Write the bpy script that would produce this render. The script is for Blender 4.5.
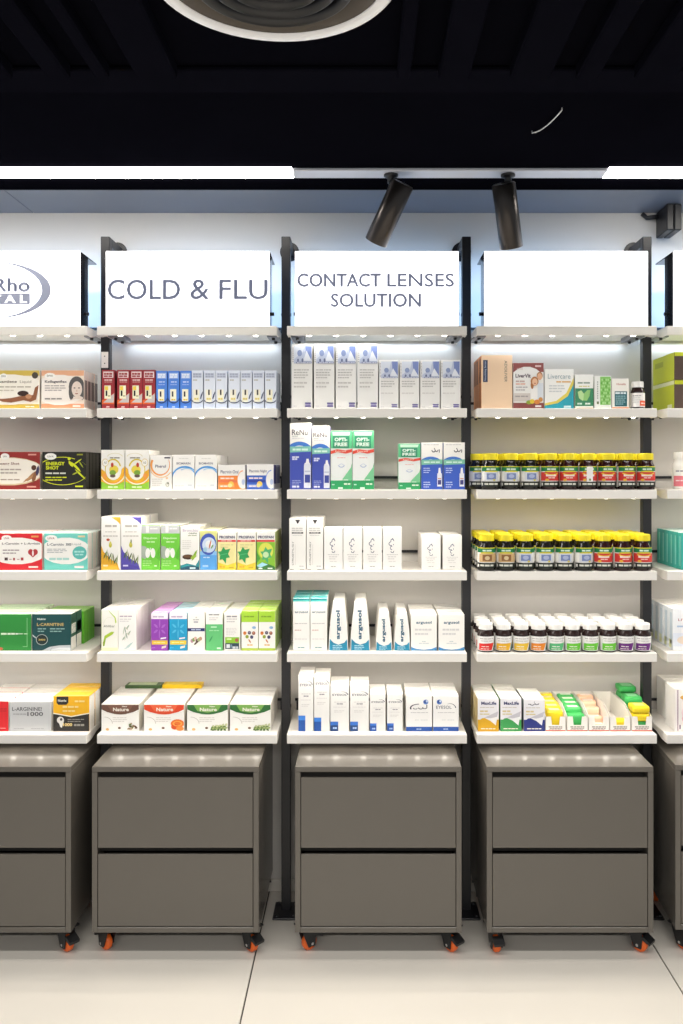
import bpy, bmesh, math, random
from mathutils import Vector, Matrix
R = random.Random(7)
scene = bpy.context.scene
for o in list(bpy.data.objects): bpy.data.objects.remove(o)
C = scene.collection
PI = math.pi
# ------------------------------------------------------------------ camera, world, lights, exposure
F, VX, VY, CAMZ = 845.0, 362.0, 470.0, 1.491        # focal length and vanishing point in pixels of 683x1024
cam_d = bpy.data.cameras.new('camera'); cam = bpy.data.objects.new('camera', cam_d); C.objects.link(cam)
cam.location = (0, 0, CAMZ); cam.rotation_euler = (PI/2, 0, 0)
cam_d.sensor_fit = 'VERTICAL'; cam_d.sensor_height = 36; cam_d.lens = F/1024*36
cam_d.shift_x = -(VX-341.5)/1024; cam_d.shift_y = (VY-512)/1024
cam_d.clip_start = .02
scene.camera = cam
scene.view_settings.view_transform = 'Standard'; scene.view_settings.look = 'None'
scene.view_settings.gamma = 1; scene.view_settings.use_curve_mapping = False
scene.view_settings.exposure = 0.0
world = bpy.data.worlds.new('world'); scene.world = world; world.use_nodes = True
bg = world.node_tree.nodes['Background']; bg.inputs[0].default_value = (.88, .94, 1, 1); bg.inputs[1].default_value = .44

def area(name, loc, sx, sy, power, col=(1, .97, .93), rot=(0, 0, 0), spread=PI):
    l = bpy.data.lights.new(name, 'AREA'); l.shape = 'RECTANGLE'; l.size = sx; l.size_y = sy
    l.energy = power; l.color = col; l.spread = spread
    o = bpy.data.objects.new(name, l); C.objects.link(o); o.location = loc; o.rotation_euler = rot
    return o
# added unseen area lamps for frontal fill, one above the frame, one behind the camera
area('fill_lamp', (0, 1.3, 2.365), 3.6, .10, 37, spread=math.radians(158))
area('fill_lamp', (0, -1.2, 2.39), 3.6, .12, 130, spread=math.radians(166))

# ------------------------------------------------------------------ materials
def lin(h):
    if isinstance(h, tuple): return h
    h = h.lstrip('#'); v = [int(h[i:i+2], 16)/255 for i in (0, 2, 4)]
    return tuple((c/12.92 if c <= .04045 else ((c+.055)/1.055)**2.4) for c in v)
MATS = {}
def mat(key, col=None, rough=.5, metal=0., emit=0., noise=0., nscale=30., spec=.5, bump=0., alpha=None, trans=0.):
    if key in MATS: return MATS[key]
    m = bpy.data.materials.new(key); m.use_nodes = True; nt = m.node_tree; b = nt.nodes['Principled BSDF']
    c = lin(col)
    b.inputs['Base Color'].default_value = (*c, 1); b.inputs['Roughness'].default_value = rough
    b.inputs['Metallic'].default_value = metal; b.inputs['Specular IOR Level'].default_value = spec
    if trans: b.inputs['Transmission Weight'].default_value = trans
    if emit:
        b.inputs['Emission Color'].default_value = (*c, 1); b.inputs['Emission Strength'].default_value = emit
    if noise or bump:
        tc = nt.nodes.new('ShaderNodeTexCoord'); n = nt.nodes.new('ShaderNodeTexNoise')
        n.inputs['Scale'].default_value = nscale; n.inputs['Detail'].default_value = 4
        nt.links.new(tc.outputs['Object'], n.inputs['Vector'])
        if noise:
            r = nt.nodes.new('ShaderNodeMapRange'); r.inputs['To Min'].default_value = 1-noise; r.inputs['To Max'].default_value = 1+noise
            nt.links.new(n.outputs['Fac'], r.inputs['Value'])
            mx = nt.nodes.new('ShaderNodeVectorMath'); mx.operation = 'SCALE'; mx.inputs[0].default_value = c
            nt.links.new(r.outputs['Result'], mx.inputs['Scale']); nt.links.new(mx.outputs['Vector'], b.inputs['Base Color'])
        if bump:
            bp = nt.nodes.new('ShaderNodeBump'); bp.inputs['Strength'].default_value = bump; bp.inputs['Distance'].default_value = .002
            nt.links.new(n.outputs['Fac'], bp.inputs['Height']); nt.links.new(bp.outputs['Normal'], b.inputs['Normal'])
    MATS[key] = m; return m
def paint(h):                                  # printed card of one colour
    return mat('card_'+h, h, rough=.42, spec=.4)
M_wall = mat('wall_paint', '#cfcbc5', .6, noise=.02, nscale=6)
M_shelf = mat('shelf_white', '#efebe4', .38, noise=.01, nscale=20)
M_black = mat('black_steel', '#17171b', .38, noise=.12, nscale=60)
M_blackgloss = mat('black_gloss', '#0c0d12', .12)
M_ceil = mat('ceiling_black', '#0a0a10', .8, noise=.2, nscale=5, spec=0.)
M_rib = mat('ceiling_rib', '#0e0e15', .7, noise=.2, nscale=8, spec=0.)
M_soffit = mat('soffit_grey', '#6f7889', .32, noise=.05, nscale=3)
M_cab = mat('cabinet_taupe', '#5b564f', .24, noise=.03, nscale=9)
M_cabin = mat('cabinet_recess', '#26231f', .6)
M_floor = mat('floor_tile', '#d3cdc3', .34, noise=.035, nscale=4)
M_grout = mat('grout', '#4a463f', .8)
M_base = mat('baseboard_paint', '#d5d0c6', .5)
M_orange = mat('wheel_orange', '#e2621c', .4)
M_rubber = mat('caster_black', '#141416', .45)
M_chrome = mat('chrome', '#c8c8c8', .22, metal=1)
M_sign = mat('sign_acrylic', '#fbfbff', .3, emit=1.55)
M_letter = mat('sign_letter', '#787c8c', .5, emit=.68)
M_led = mat('led_lens', '#fff6e6', .4, emit=10)
M_strip = mat('strip_diffuser', '#fffaf2', .4, emit=26)
M_stripoff = mat('strip_unlit', '#c9ccd6', .35)
M_spot = mat('spot_bronze', '#403c3a', .30, metal=.8)
M_bracket = mat('bracket_grey', '#8a8d94', .4, metal=.5)

# ------------------------------------------------------------------ mesh helpers
class MB:
    def __init__(s): s.v = []; s.f = []; s.m = []; s.mats = []; s.smooth = []
    def mi(s, m):
        if m not in s.mats: s.mats.append(m)
        return s.mats.index(m)
    def add(s, vs, fs, m, smooth=False):
        b = len(s.v); k = s.mi(m); s.v += [tuple(p) for p in vs]
        for f in fs: s.f.append([b+i for i in f]); s.m.append(k); s.smooth.append(smooth)
    def box(s, x0, x1, y0, y1, z0, z1, m, bev=0.):
        if bev <= 0:
            vs = [(x, y, z) for x in (x0, x1) for y in (y0, y1) for z in (z0, z1)]
            fs = [(0,1,3,2), (4,6,7,5), (0,4,5,1), (2,3,7,6), (0,2,6,4), (1,5,7,3)]
            s.add(vs, fs, m); return
        bm = bmesh.new(); bmesh.ops.create_cube(bm, size=1)
        for v in bm.verts: v.co = ((x0+x1)/2+v.co.x*(x1-x0), (y0+y1)/2+v.co.y*(y1-y0), (z0+z1)/2+v.co.z*(z1-z0))
        bmesh.ops.bevel(bm, geom=bm.edges[:], offset=bev, segments=1, affect='EDGES', profile=.5)
        bmesh.ops.recalc_face_normals(bm, faces=bm.faces)
        bm.verts.index_update()
        s.add([v.co[:] for v in bm.verts], [[v.index for v in f.verts] for f in bm.faces], m); bm.free()
    def lathe(s, prof, m, seg=20, o=(0,0,0), axis='z', cap=True):
        b = []
        for r, h in prof:
            for k in range(seg):
                a = 2*PI*k/seg; p = (r*math.cos(a), r*math.sin(a), h)
                if axis == 'y': p = (p[0], p[2], p[1])
                if axis == 'x': p = (p[2], p[0], p[1])
                b.append((p[0]+o[0], p[1]+o[1], p[2]+o[2]))
        fs = []
        for i in range(len(prof)-1):
            for k in range(seg):
                k2 = (k+1) % seg; fs.append((i*seg+k, i*seg+k2, (i+1)*seg+k2, (i+1)*seg+k))
        s.add(b, fs, m, True)
        if cap:
            n = len(prof)-1
            s.add(b[:seg], [tuple(range(seg))[::-1]], m); s.add(b[n*seg:], [tuple(range(seg))], m)
    def tube(s, pts, r, m, seg=8):
        ring = []
        n = len(pts)
        for i, p in enumerate(pts):
            p = Vector(p); t = (Vector(pts[min(i+1, n-1)])-Vector(pts[max(i-1, 0)])).normalized()
            a = t.cross(Vector((0,0,1)));
            if a.length < 1e-4: a = t.cross(Vector((1,0,0)))
            a.normalize(); b2 = t.cross(a)
            for k in range(seg):
                an = 2*PI*k/seg; ring.append(p+r*(math.cos(an)*a+math.sin(an)*b2))
        fs = [(i*seg+k, i*seg+(k+1) % seg, (i+1)*seg+(k+1) % seg, (i+1)*seg+k) for i in range(n-1) for k in range(seg)]
        fs += [tuple(range(seg))[::-1], tuple((n-1)*seg+k for k in range(seg))]
        s.add(ring, fs, m, True)
    def mesh(s, name):
        me = bpy.data.meshes.new(name); me.from_pydata(s.v, [], s.f)
        for m in s.mats: me.materials.append(m)
        me.polygons.foreach_set('material_index', s.m); me.polygons.foreach_set('use_smooth', s.smooth)
        bm = bmesh.new(); bm.from_mesh(me); bmesh.ops.recalc_face_normals(bm, faces=bm.faces); bm.to_mesh(me); bm.free()
        me.update(); return me
    def build(s, name, parent=None, loc=(0,0,0), raw=False):
        return link(name, s.mesh(name) if not raw else s.rawmesh(name), parent, loc)
    def rawmesh(s, name):
        me = bpy.data.meshes.new(name); me.from_pydata(s.v, [], s.f)
        for m in s.mats: me.materials.append(m)
        me.polygons.foreach_set('material_index', s.m); me.update(); return me
def link(name, data, parent=None, loc=(0,0,0)):
    o = bpy.data.objects.new(name, data); C.objects.link(o); o.location = loc
    if parent: o.parent = parent
    return o
def tag(o, label, cat, group=None):
    o['label'] = label; o['category'] = cat
    if group: o['group'] = group
    return o
def struct(o, label=None, cat=None):
    o['kind'] = 'structure'
    if label: o['label'] = label
    if cat: o['category'] = cat
    return o
def empty(name, loc): return link(name, None, None, loc)
def bx(name, x0, x1, y0, y1, z0, z1, m, parent=None, bev=0., loc=(0,0,0)):
    b = MB(); b.box(x0, x1, y0, y1, z0, z1, m, bev); return b.build(name, parent, loc)

# ------------------------------------------------------------------ lettering and flat print
TXT = {}
def text_tris(s, bold=0.):
    k = (s, bold)
    if k in TXT: return TXT[k]
    cu = bpy.data.curves.new('t', 'FONT'); cu.body = s; cu.resolution_u = 3; cu.offset = bold; cu.space_character = 1.02
    o = bpy.data.objects.new('t', cu); C.objects.link(o)
    dg = bpy.context.evaluated_depsgraph_get(); me = bpy.data.meshes.new_from_object(o.evaluated_get(dg))
    vs = [(v.co.x, v.co.y) for v in me.vertices]; fs = [tuple(p.vertices) for p in me.polygons]
    bpy.data.objects.remove(o); bpy.data.curves.remove(cu); bpy.data.meshes.remove(me)
    xs = [v[0] for v in vs]; ys = [v[1] for v in vs]; x0, x1, y0, y1 = min(xs), max(xs), min(ys), max(ys)
    vs = [((x-x0)/(x1-x0)-.5, (y-y0)/(y1-y0)-.5) for x, y in vs]
    TXT[k] = (vs, fs, (x1-x0)/(y1-y0)); return TXT[k]
def clip(poly, x0=0, y0=0, x1=1, y1=1):
    def cut(p, ins, isect):
        out = []
        for i in range(len(p)):
            a, b = p[i-1], p[i]
            if ins(b):
                if not ins(a): out.append(isect(a, b))
                out.append(b)
            elif ins(a): out.append(isect(a, b))
        return out
    def ix(c): return lambda a, b: (c, a[1]+(b[1]-a[1])*(c-a[0])/(b[0]-a[0]))
    def iy(c): return lambda a, b: (a[0]+(b[0]-a[0])*(c-a[1])/(b[1]-a[1]), c)
    for ins, f in ((lambda q: q[0] >= x0, ix(x0)), (lambda q: q[0] <= x1, ix(x1)), (lambda q: q[1] >= y0, iy(y0)), (lambda q: q[1] <= y1, iy(y1))):
        if not poly: return poly
        poly = cut(poly, ins, f)
    return poly
def ell(cx, cy, rx, ry, n=20, a0=0, a1=2*PI, rot=0):
    full = abs(a1-a0-2*PI) < 1e-6; k = n if full else n+1
    ps = [(rx*math.cos(a0+(a1-a0)*i/n), ry*math.sin(a0+(a1-a0)*i/n)) for i in range(k)]
    c, s = math.cos(rot), math.sin(rot)
    return [(cx+x*c-y*s, cy+x*s+y*c) for x, y in ps]
# art items (u right, v up, both 0..1 on the face)
def rc(x0, y0, x1, y1, c): return ('p', [(x0, y0), (x1, y0), (x1, y1), (x0, y1)], c)
def el(cx, cy, rx, ry, c, rot=0, n=18): return ('p', ell(cx, cy, rx, ry, n, rot=rot), c)
def pg(pts, c): return ('p', pts, c)
def band(cx, cy, rx, ry, a0, a1, t, c, n=14, t1=None):     # a curved stroke, thickness t as a share of the radius, tapering to t1
    a0, a1 = math.radians(a0), math.radians(a1); qs = []
    t1 = t if t1 is None else t1
    for i in range(n):
        q0, q1 = i/n, (i+1)/n; A0, A1 = a0+(a1-a0)*q0, a0+(a1-a0)*q1; k0 = 1-(t+(t1-t)*q0); k1 = 1-(t+(t1-t)*q1)
        qs.append([(cx+rx*math.cos(A0), cy+ry*math.sin(A0)), (cx+rx*math.cos(A1), cy+ry*math.sin(A1)),
                   (cx+rx*k1*math.cos(A1), cy+ry*k1*math.sin(A1)), (cx+rx*k0*math.cos(A0), cy+ry*k0*math.sin(A0))])
    return ('q', qs, c)
def tx(s, cx, cy, w, h, c, rot=0, bold=.015): return ('t', s, cx, cy, w, h, c, rot, bold)
def ln(x0, x1, y, h, c, words=4, seed=1):                  # a line of print too small to read
    rr = random.Random(seed*31+int(y*997)); qs = []; x = x0; L = (x1-x0)
    ws = [rr.uniform(.6, 1.4) for _ in range(words)]; tot = sum(ws)
    for w in ws:
        e = x+L*w/tot*.86; qs.append([(x, y-h/2), (e, y-h/2), (e, y+h/2), (x, y+h/2)]); x += L*w/tot
    return ('q', qs, c)
def para(x0, x1, y0, y1, n, c, words=4):
    dy = (y1-y0)/max(1, n-1) if n > 1 else 0
    return [ln(x0, x1-(x1-x0)*(.25 if i == 0 else .05*(i % 3)), y0+dy*i, dy*.42 if n > 1 else .02, c, words, i+3) for i in range(n)]
def leaf(cx, cy, l, w, rot, c):
    pts = [(-.5, 0), (-.2, .5), (.2, .42), (.5, 0), (.2, -.42), (-.2, -.5)]
    r = math.radians(rot); k, s = math.cos(r), math.sin(r)
    return ('p', [(cx+(x*l)*k-(y*w)*s, cy+(x*l)*s+(y*w)*k) for x, y in pts], c)
def flat(art): 
    out = []
    for a in art:
        if isinstance(a, list): out += flat(a)
        else: out.append(a)
    return out
def print_mesh(name, art, place, step=.00009):
    """place(u, v, lift) -> xyz"""
    b = MB(); lift = .0002
    for it in flat(art):
        lift += step
        if it[0] == 'p':
            p = clip(it[1])
            if len(p) >= 3: b.add([place(u, v, lift) for u, v in p], [tuple(range(len(p)))], paint(it[2]))
        elif it[0] == 'q':
            for q in it[1]:
                p = clip(q)
                if len(p) >= 3: b.add([place(u, v, lift) for u, v in p], [tuple(range(len(p)))], paint(it[2]))
        else:
            _, s, cx, cy, w, h, c, rot, bold = it
            vs, fs, asp = text_tris(s, bold); r = math.radians(rot); pts = []
            for x, y in vs:
                if rot == 0: p = (cx+x*w, cy+y*h)
                elif rot == 90: p = (cx-y*h, cy+x*w)       # w runs along v when turned
                else: p = (cx+y*h, cy-x*w)
                pts.append(place(min(1, max(0, p[0])), min(1, max(0, p[1])), lift))
            b.add(pts, fs, paint(c))
    return b.mesh(name) if False else b.rawmesh(name)
# ------------------------------------------------------------------ setting
WALL, ZC, XL, XR = 3.0, 2.403, -2.6, 2.6
SH = .2618; ZS = [1.953, 1.689, 1.4275, 1.166, .904, .642]     # shelf tops
YS = 2.71
PX = [-.8665-.6096, -.8665, -.2569, .3527, .9623, .9623+.6096]  # posts between the bays
BAYX = [(PX[i]+PX[i+1])/2 for i in range(5)]
def px(p, D): return (p-VX)*D/F
def pz(p, D): return CAMZ+(VY-p)*D/F

w = bx('wall_back', XL, XR, WALL, WALL+.1, 0, 2.9, M_wall); struct(w)
bb = bx('baseboard_back', XL, XR, WALL-.014, WALL-.0005, 0.0005, .042, M_base, bev=.003); struct(bb)
fl = struct(bx('floor', XL, XR, -3.5, WALL+.1, -.06, -.006, M_grout))
xs = [-.3287-1.2433*k for k in (2, 1, 0)]+[.9146, .9146+1.2433]
ys = [3.0, .6, -1.8]
for i in range(len(xs)-1):
    for j in range(2):
        bx('floor_tile', max(XL, xs[i])+.0022, min(XR, xs[i+1])-.0022, ys[j+1]+.0012, ys[j]-.0012, -.0058, 0, M_floor, fl, bev=.0008)
ce = struct(bx('ceiling', XL, XR, -3.5, 2.752, ZC, ZC+.12, M_ceil))
so = bx('soffit_panel', XL, px(22, 2.9), 2.7525, WALL-.0005, ZC, ZC+.1, M_soffit, ce, bev=.001)
so = bx('soffit_panel', px(22, 2.9)+.002, XR, 2.7525, WALL-.0005, ZC, ZC+.1, M_soffit, ce, bev=.001)
bx('ceiling_beam', XL, XR, 1.903, 2.017, ZC-.012, ZC-.0005, M_rib, ce, bev=.003)
for p, wd in ((-60, .07), (12, .05), (62, .03), (125, .09), (410, .03), (468, .07), (556, .09), (622, .05), (700, .09)):
    x = px(p, 1.64); bx('ceiling_rib', x-wd/2, x+wd/2, -.6, 1.9, ZC-.035, ZC-.0005, M_rib, ce, bev=.004)

# round air diffuser
d = empty('air_diffuser', (-.162, 1.5415, ZC)); tag(d, 'round white rimmed air diffuser with dark concentric rings set in the black ceiling', 'diffuser')
b = MB(); b.lathe([(.208, -.008), (.213, -.014), (.228, -.015), (.234, -.009), (.234, -.0005), (.208, -.0005)], mat('diffuser_white', '#fdfdff', .4), 64, cap=False); b.build('rim', d)
b = MB(); b.lathe([(.207, -.008), (.165, -.003), (.165, -.001), (.207, -.0005)], mat('diffuser_bronze', '#4a423a', .45, metal=.3), 64, cap=False); b.build('cone', d)
for k, r in enumerate((.15, .12, .09, .06, .03)):
    b = MB(); b.lathe([(r, -.026), (r-.004, -.028), (r-.02, -.006), (r-.016, -.004)], mat('diffuser_black', '#17171a', .4), 48, cap=False); b.build('blade', d)
# sprinkler head
b = MB(); x = px(478.5, 1.62); b.lathe([(.016, -.0005), (.016, -.006), (.008, -.008), (.006, -.02), (.011, -.021), (.011, -.023)], mat('sprinkler_white', '#d8d8d8', .4), 16)
tag(b.build('sprinkler_head', None, (x, 1.64, ZC-.0345+.0345)), 'small white ceiling sprinkler head in the black ceiling', 'sprinkler')
# loose white wire
b = MB(); pts = []
for t in range(9):
    q = t/8; u = 532+30*q; v = 133-(23*q**1.6+0); D = (ZC-.006-CAMZ)*F/(VY-v); pts.append((px(u, D), D, ZC-.006-.0*q))
pts = [(pts[0][0], pts[0][1]-.0, ZC)]+pts+[(pts[-1][0], pts[-1][1], ZC)]
b.tube(pts, .0016, mat('wire_white', '#d9d9d9', .4), 6); tag(b.build('loose_wire'), 'thin loose white wire hanging from the black ceiling', 'wire')

# linear ceiling light: lit diffusers and bare pale channel
LY0, LY1 = 2.545, 2.618
ll = empty('linear_light', (0, 2.58, ZC)); tag(ll, 'long linear ceiling light with lit ends and an unlit pale channel between', 'light')
xa, xb = px(292.5, 2.58), px(606, 2.58)
for x0, x1 in ((XL+.01, xa), (xb, XR-.01)):
    b = MB(); n = 8; prof = [(-.0365, 0), (-.0365, -.007), (-.030, -.0105), (.030, -.0105), (.0365, -.007), (.0365, 0)]
    vs = [(x, y, z-.0001) for x in (x0, x1) for y, z in prof]; k = len(prof)
    b.add(vs, [(i, i+1, k+i+1, k+i) for i in range(k-1)]+[tuple(range(k)), tuple(range(2*k-1, k-1, -1))], M_strip); b.build('lit_diffuser', ll)
bx('track_channel', xa+.001, xb-.001, -.033, .033, -.010, -.0006, M_stripoff, ll, bev=.002)
# two cylinder spotlights on the channel
def spot(pxx, ang, tilt, label, aim):
    x = px(pxx, 2.58); s = empty('spotlight', (x, 2.58, ZC-.0105)); tag(s, label, 'spotlight')
    b = MB(); b.lathe([(.022, 0), (.022, -.005), (.015, -.008), (.011, -.009), (.011, -.026)], M_black, 20); b.build('track_adapter', s)
    root = Vector((0, 0, -.026)); m = Matrix.Rotation(math.radians(ang), 4, 'Y') @ Matrix.Rotation(math.radians(tilt), 4, 'X')
    cy = .036; off = m @ Vector((0, -.0, 0))
    b = MB(); b.box(min(0, aim)-.006, max(0, aim)+.006, -.006, .006, -.03, .002, M_black, .001); j = b.build('yoke', s, root)
    b = MB(); rr = .036; L = .195
    b.lathe([(rr-.004, .0), (rr, -.004), (rr, -L+.002), (rr-.003, -L), (rr-.006, -L), (rr-.008, -L+.03), (.002, -L+.034)], M_spot, 40, cap=True)
    o = b.build('housing', s, root + Vector((aim, -.012, -.004))); o.rotation_euler = m.to_euler()
    b = MB(); b.lathe([(.026, -L+.028), (.001, -L+.026)], mat('spot_lens', '#fff2dc', .3, emit=4), 24, cap=False)
    q = b.build('lens', s, o.location); q.rotation_euler = o.rotation_euler
    l = bpy.data.lights.new('spot_lamp', 'SPOT'); l.energy = .8; l.spot_size = math.radians(50); l.spot_blend = .6; l.shadow_soft_size = .02; l.color = (1, .94, .86)
    lo = link('spot_lamp', l, None, Vector(s.location)+root+Vector((aim, -.012, -.004))+m @ Vector((0, 0, -L-.006))); lo.rotation_euler = m.to_euler()
spot(391, 27, 22, 'dark bronze cylinder spotlight above the contact lens sign, leaning left', .036)
spot(508, -12, 22, 'dark bronze cylinder spotlight above the blank sign, leaning right', -.016)

# small box where wall meets ceiling
jb = empty('junction_box', (1.068, 2.945, ZC)); tag(jb, 'small black box fixed where the wall meets the soffit', 'box')
bx('housing', -.025, -.001, -.055, .054, -.091, -.0006, M_black, jb, .003); bx('housing', .001, .026, -.055, .054, -.091, -.0006, M_black, jb, .003)
b = MB(); b.tube([(-.024, .03, -.02), (-.06, .045, -.02), (-.075, .05, -.004)], .008, M_black); b.build('conduit', jb)

# ------------------------------------------------------------------ shelving: posts, shelves, signs
BAYN = ['the leftmost oval logo sign', 'the cold and flu sign', 'the contact lens sign', 'the blank sign', 'the second blank sign']
BAYN[0] = 'the oval logo sign'
BAYN[4] = 'the partly seen sign'
POSTL = ['black steel post on the far side of the oval logo sign', 'black steel post between oval logo and cold and flu signs', 'black steel post between cold and flu and contact lens signs',
         'black steel post between contact lens and blank signs', 'black steel post between the two blank signs', 'black steel post beyond the partly seen sign']
for i, x in enumerate(PX):
    if i in (0, 5): continue
    p = empty('shelf_post', (x, 2.85, 0)); tag(p, POSTL[i], 'post', 'black shelving posts')
    bx('upright', -.015, .015, 0, .03, .006, 2.279, M_black, p, .0015)
    hp = .018 if i == 1 else .04
    bx('base_plate', -hp, hp, -.055, .055, .0004, .007, M_black, p, .002)
    for sx in (-hp*.7, hp*.7):
        for sy in (-.04, .04):
            b = MB(); b.lathe([(.007, .007), (.007, .012), (.004, .013)], M_black, 8, (sx, sy, 0)); b.build('bolt', p)
    bx('wall_arm', -.015, .015, .0305, .1445, 2.249, 2.279, M_black, p, .0015)
    b = MB(); b.lathe([(.034, .1445), (.034, .1495)], M_black, 24, (0, 0, 2.264), 'y'); b.build('wall_flange', p)
    for z in [pz(314, 2.85)]+[q+.05 for q in ZS[1:]]:
        b = MB(); b.lathe([(.004, -.0172), (.006, -.0165), (.006, .0165), (.004, .0172)], M_black, 10, (0, .015, z), 'x'); b.build('cross_bolt', p)
    if i == 1:
        z = pz(360, 2.85); t = bx('outlet_plate', -.012, .011, -.0045, -.0002, z-.027, z+.027, mat('outlet_white', '#e8e5df', .4), p, .001); t['label'] = 'small white plate with two dark holes'
        for dz in (-.012, .012):
            b = MB(); b.lathe([(.0022, -.0052), (.0022, -.004)], M_black, 8, (0, 0, z+dz), 'y'); b.build('hole', t)

SW = .577
HOLD = {}
def shelf(bay, lvl, label):
    x, z = BAYX[bay], ZS[lvl]; h = SW/2; s = empty('display_shelf', (x, YS, z)); tag(s, label, 'shelf', 'white metal display shelves')
    bx('shelf_panel', -h, h, .0015, .2885, -.0035, 0, M_shelf, s, .0008)
    bx('front_lip', -h, h, 0, .012, -.029, -.0001, M_shelf, s, .0012)
    for sg in (-1, 1):
        b = MB(); xo, xi = sg*h, sg*(h-.0025)
        prof = [(.0125, -.0036), (.0125, -.029), (.05, -.029), (.10, -.018), (.288, -.018), (.288, -.0036)]; k = len(prof)
        vs = [(xx, y, zz) for xx in (xo, xi) for y, zz in prof]
        b.add(vs, [tuple(range(k)), tuple(range(2*k-1, k-1, -1))]+[(i, (i+1) % k, k+(i+1) % k, k+i) for i in range(k)], M_shelf); b.build('side_flange', s)
        bp = bx('bracket', min(sg*(h-.004), sg*(h-.044)), max(sg*(h-.004), sg*(h-.044)), .105, .235, -.019, -.0037, M_bracket if lvl == 0 else M_black, s, .001)
        for yy in (.125, .205):
            b = MB(); b.lathe([(.005, -.0265), (.006, -.019)], M_black, 10, (sg*(h-.024), yy, 0)); b.build('bolt', bp)
    bx('back_rail', -h+.004, h-.004, .2775, .2845, .033, .042, M_black, s, .001)
    for sg in (-1, 1): bx('rail_stay', sg*(h-.012)-.003, sg*(h-.012)+.003, .278, .284, .0003, .033, M_black, s)
    bx('led_profile', -h+.02, h-.02, .0125, .0265, -.0255, -.0037, M_shelf, s, .001)
    for k in range(6):
        b = MB(); xx = (k-2.5)*.0875; b.lathe([(.0075, -.0256), (.0085, -.028), (.006, -.0298)], M_led, 14, (xx, .0195, 0)); b.build('led_lens', s)
    return s
CONT = [['oval logo sign lightbox', 'cold and flu sign lightbox', 'contact lens solution sign lightbox', 'blank sign lightbox', 'partly seen sign lightbox'],
        ['gold and peach beauty cartons', 'red, blue and pale cartons with yellow stickers', 'tall and short white cartons with purple bars', 'peach carton and small bottle', 'two stacked lime and brown cartons'],
        ['maroon and black energy cartons', 'fruit, orange ring and blue arch cartons', 'blue and green lens solution cartons', 'a front line of blue and red label jars', 'a white bottle with pink label'],
        ['red and teal amino acid cartons', 'cough syrup cartons with green star leaves', 'plain white cartons with script', 'tan, blue and red label jars', 'teal cartons seen edge on'],
        ['green and dark green amino cartons', 'purple, blue and lime cartons', 'white tapered cartons with teal feet', 'small jars with white lids', 'pale blue cartons'],
        ['grey and yellow and black amino cartons', 'four rows of herbal tea cartons', 'white cartons with blue corner blocks', 'sachet cartons and open display trays', 'white and pink cartons']]
for lv in range(6):
    for bay in range(5):
        shelf(bay, lv, 'white metal shelf carrying '+CONT[lv][bay])
# LED light of each shelf (one lamp along the lens row) and the cool strip washing the wall under the sign shelf
for lv in range(6):
    for bay in range(5):
        area('shelf_lamp', (BAYX[bay], YS+.0195, ZS[lv]-.0305), .5, .008, (.5, .8, 1.0, 1.0, 1.0, .12)[lv], (1, .93, .83) if lv else (.95, .97, 1))
for bay in range(5):
    bx('wall_wash', 0, 0.0001, 0, .0001, 0, .0001, M_led) if False else None
    area('wall_wash_lamp', (BAYX[bay], 2.978, ZS[0]-.012), .53, .008, .4, (.72, .85, 1))

def signbox(bay, label, art):
    x = BAYX[bay]-.0; D = 2.722; hw = .2635; z0, z1 = ZS[0]+.0008, 2.196
    s = empty('sign_lightbox', (x, D, z0)); tag(s, label, 'sign', 'lit sign boxes'); H = z1-z0
    b = MB(); b.box(-hw, hw, 0, .004, 0, H, M_sign, .0008); f = b.build('sign_face', s)
    for sg in (-1, 1): bx('side_panel', min(sg*hw, sg*(hw-.003)), max(sg*hw, sg*(hw-.003)), .0045, .08, 0, H, M_blackgloss, s)
    bx('top_cover', -hw, hw, .0045, .168, H-.004, H, M_blackgloss, s)
    bx('back_panel', -hw+.004, hw-.004, .076, .0795, 0, H-.005, mat('sign_back', '#dcdfe6', .5), s)
    for sg in (-1, 1):
        b = MB(); b.lathe([(.006, 0), (.006, .008), (.004, .009)], M_black, 10, (sg*(hw) if sg > 0 else -hw-.009, .06, pz(314, 2.78)-z0), 'x'); b.build('side_pin', s)
    for it in art or ():
        bm = MB()
        if it[0] == 't':
            _, st, x0, x1, y0, y1, m, bold = it
            vs, fs, a = text_tris(st, 0 if m is M_letter else bold); X0, X1 = px(x0, D)-x, px(x1, D)-x; Z0, Z1 = pz(y1, D)-z0, pz(y0, D)-z0
            for dx, dz in ((-bold, 0), (bold, 0), (0, bold), (0, -bold)) if m is M_letter else ((0, 0),):
                bm.add([((X0+X1)/2+u*(X1-X0)+dx, it_l(m)-abs(dz)*.1-dx*.02, (Z0+Z1)/2+v*(Z1-Z0)+dz) for u, v in vs], fs, m)
            bm.build('lettering', f, raw=True)
        else:
            for q in it[1]: bm.add([(px(a, D)-x, it_l(it[2]), pz(c, D)-z0) for a, c in q], [tuple(range(len(q)))], it[2])
            bm.build('logo_shape', f, raw=True)
    # back light of the box, washing the wall behind it
    area('sign_back_lamp', (x, D+.085, (z0+z1)/2+.02), .48, .18, 1.7, (.38, .62, 1), (PI/2, 0, 0))
    return s
def it_l(m): return -.0009 if m is M_white2 else -.0005
M_white2 = mat('sign_white_letter', '#ffffff', .4, emit=.9)
cres = []
for k in range(16):
    a0, a1 = math.radians(82-164*k/16), math.radians(82-164*(k+1)/16)
    def P(a, o):
        if o: return (-6+57*math.cos(a), 290-28.2*math.sin(a))
        return (-6+57*math.cos(a)-9*max(0, math.cos(a))**.8, 290-27.6*math.sin(a))
    cres.append([P(a0, 1), P(a1, 1), P(a1, 0), P(a0, 0)])
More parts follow.
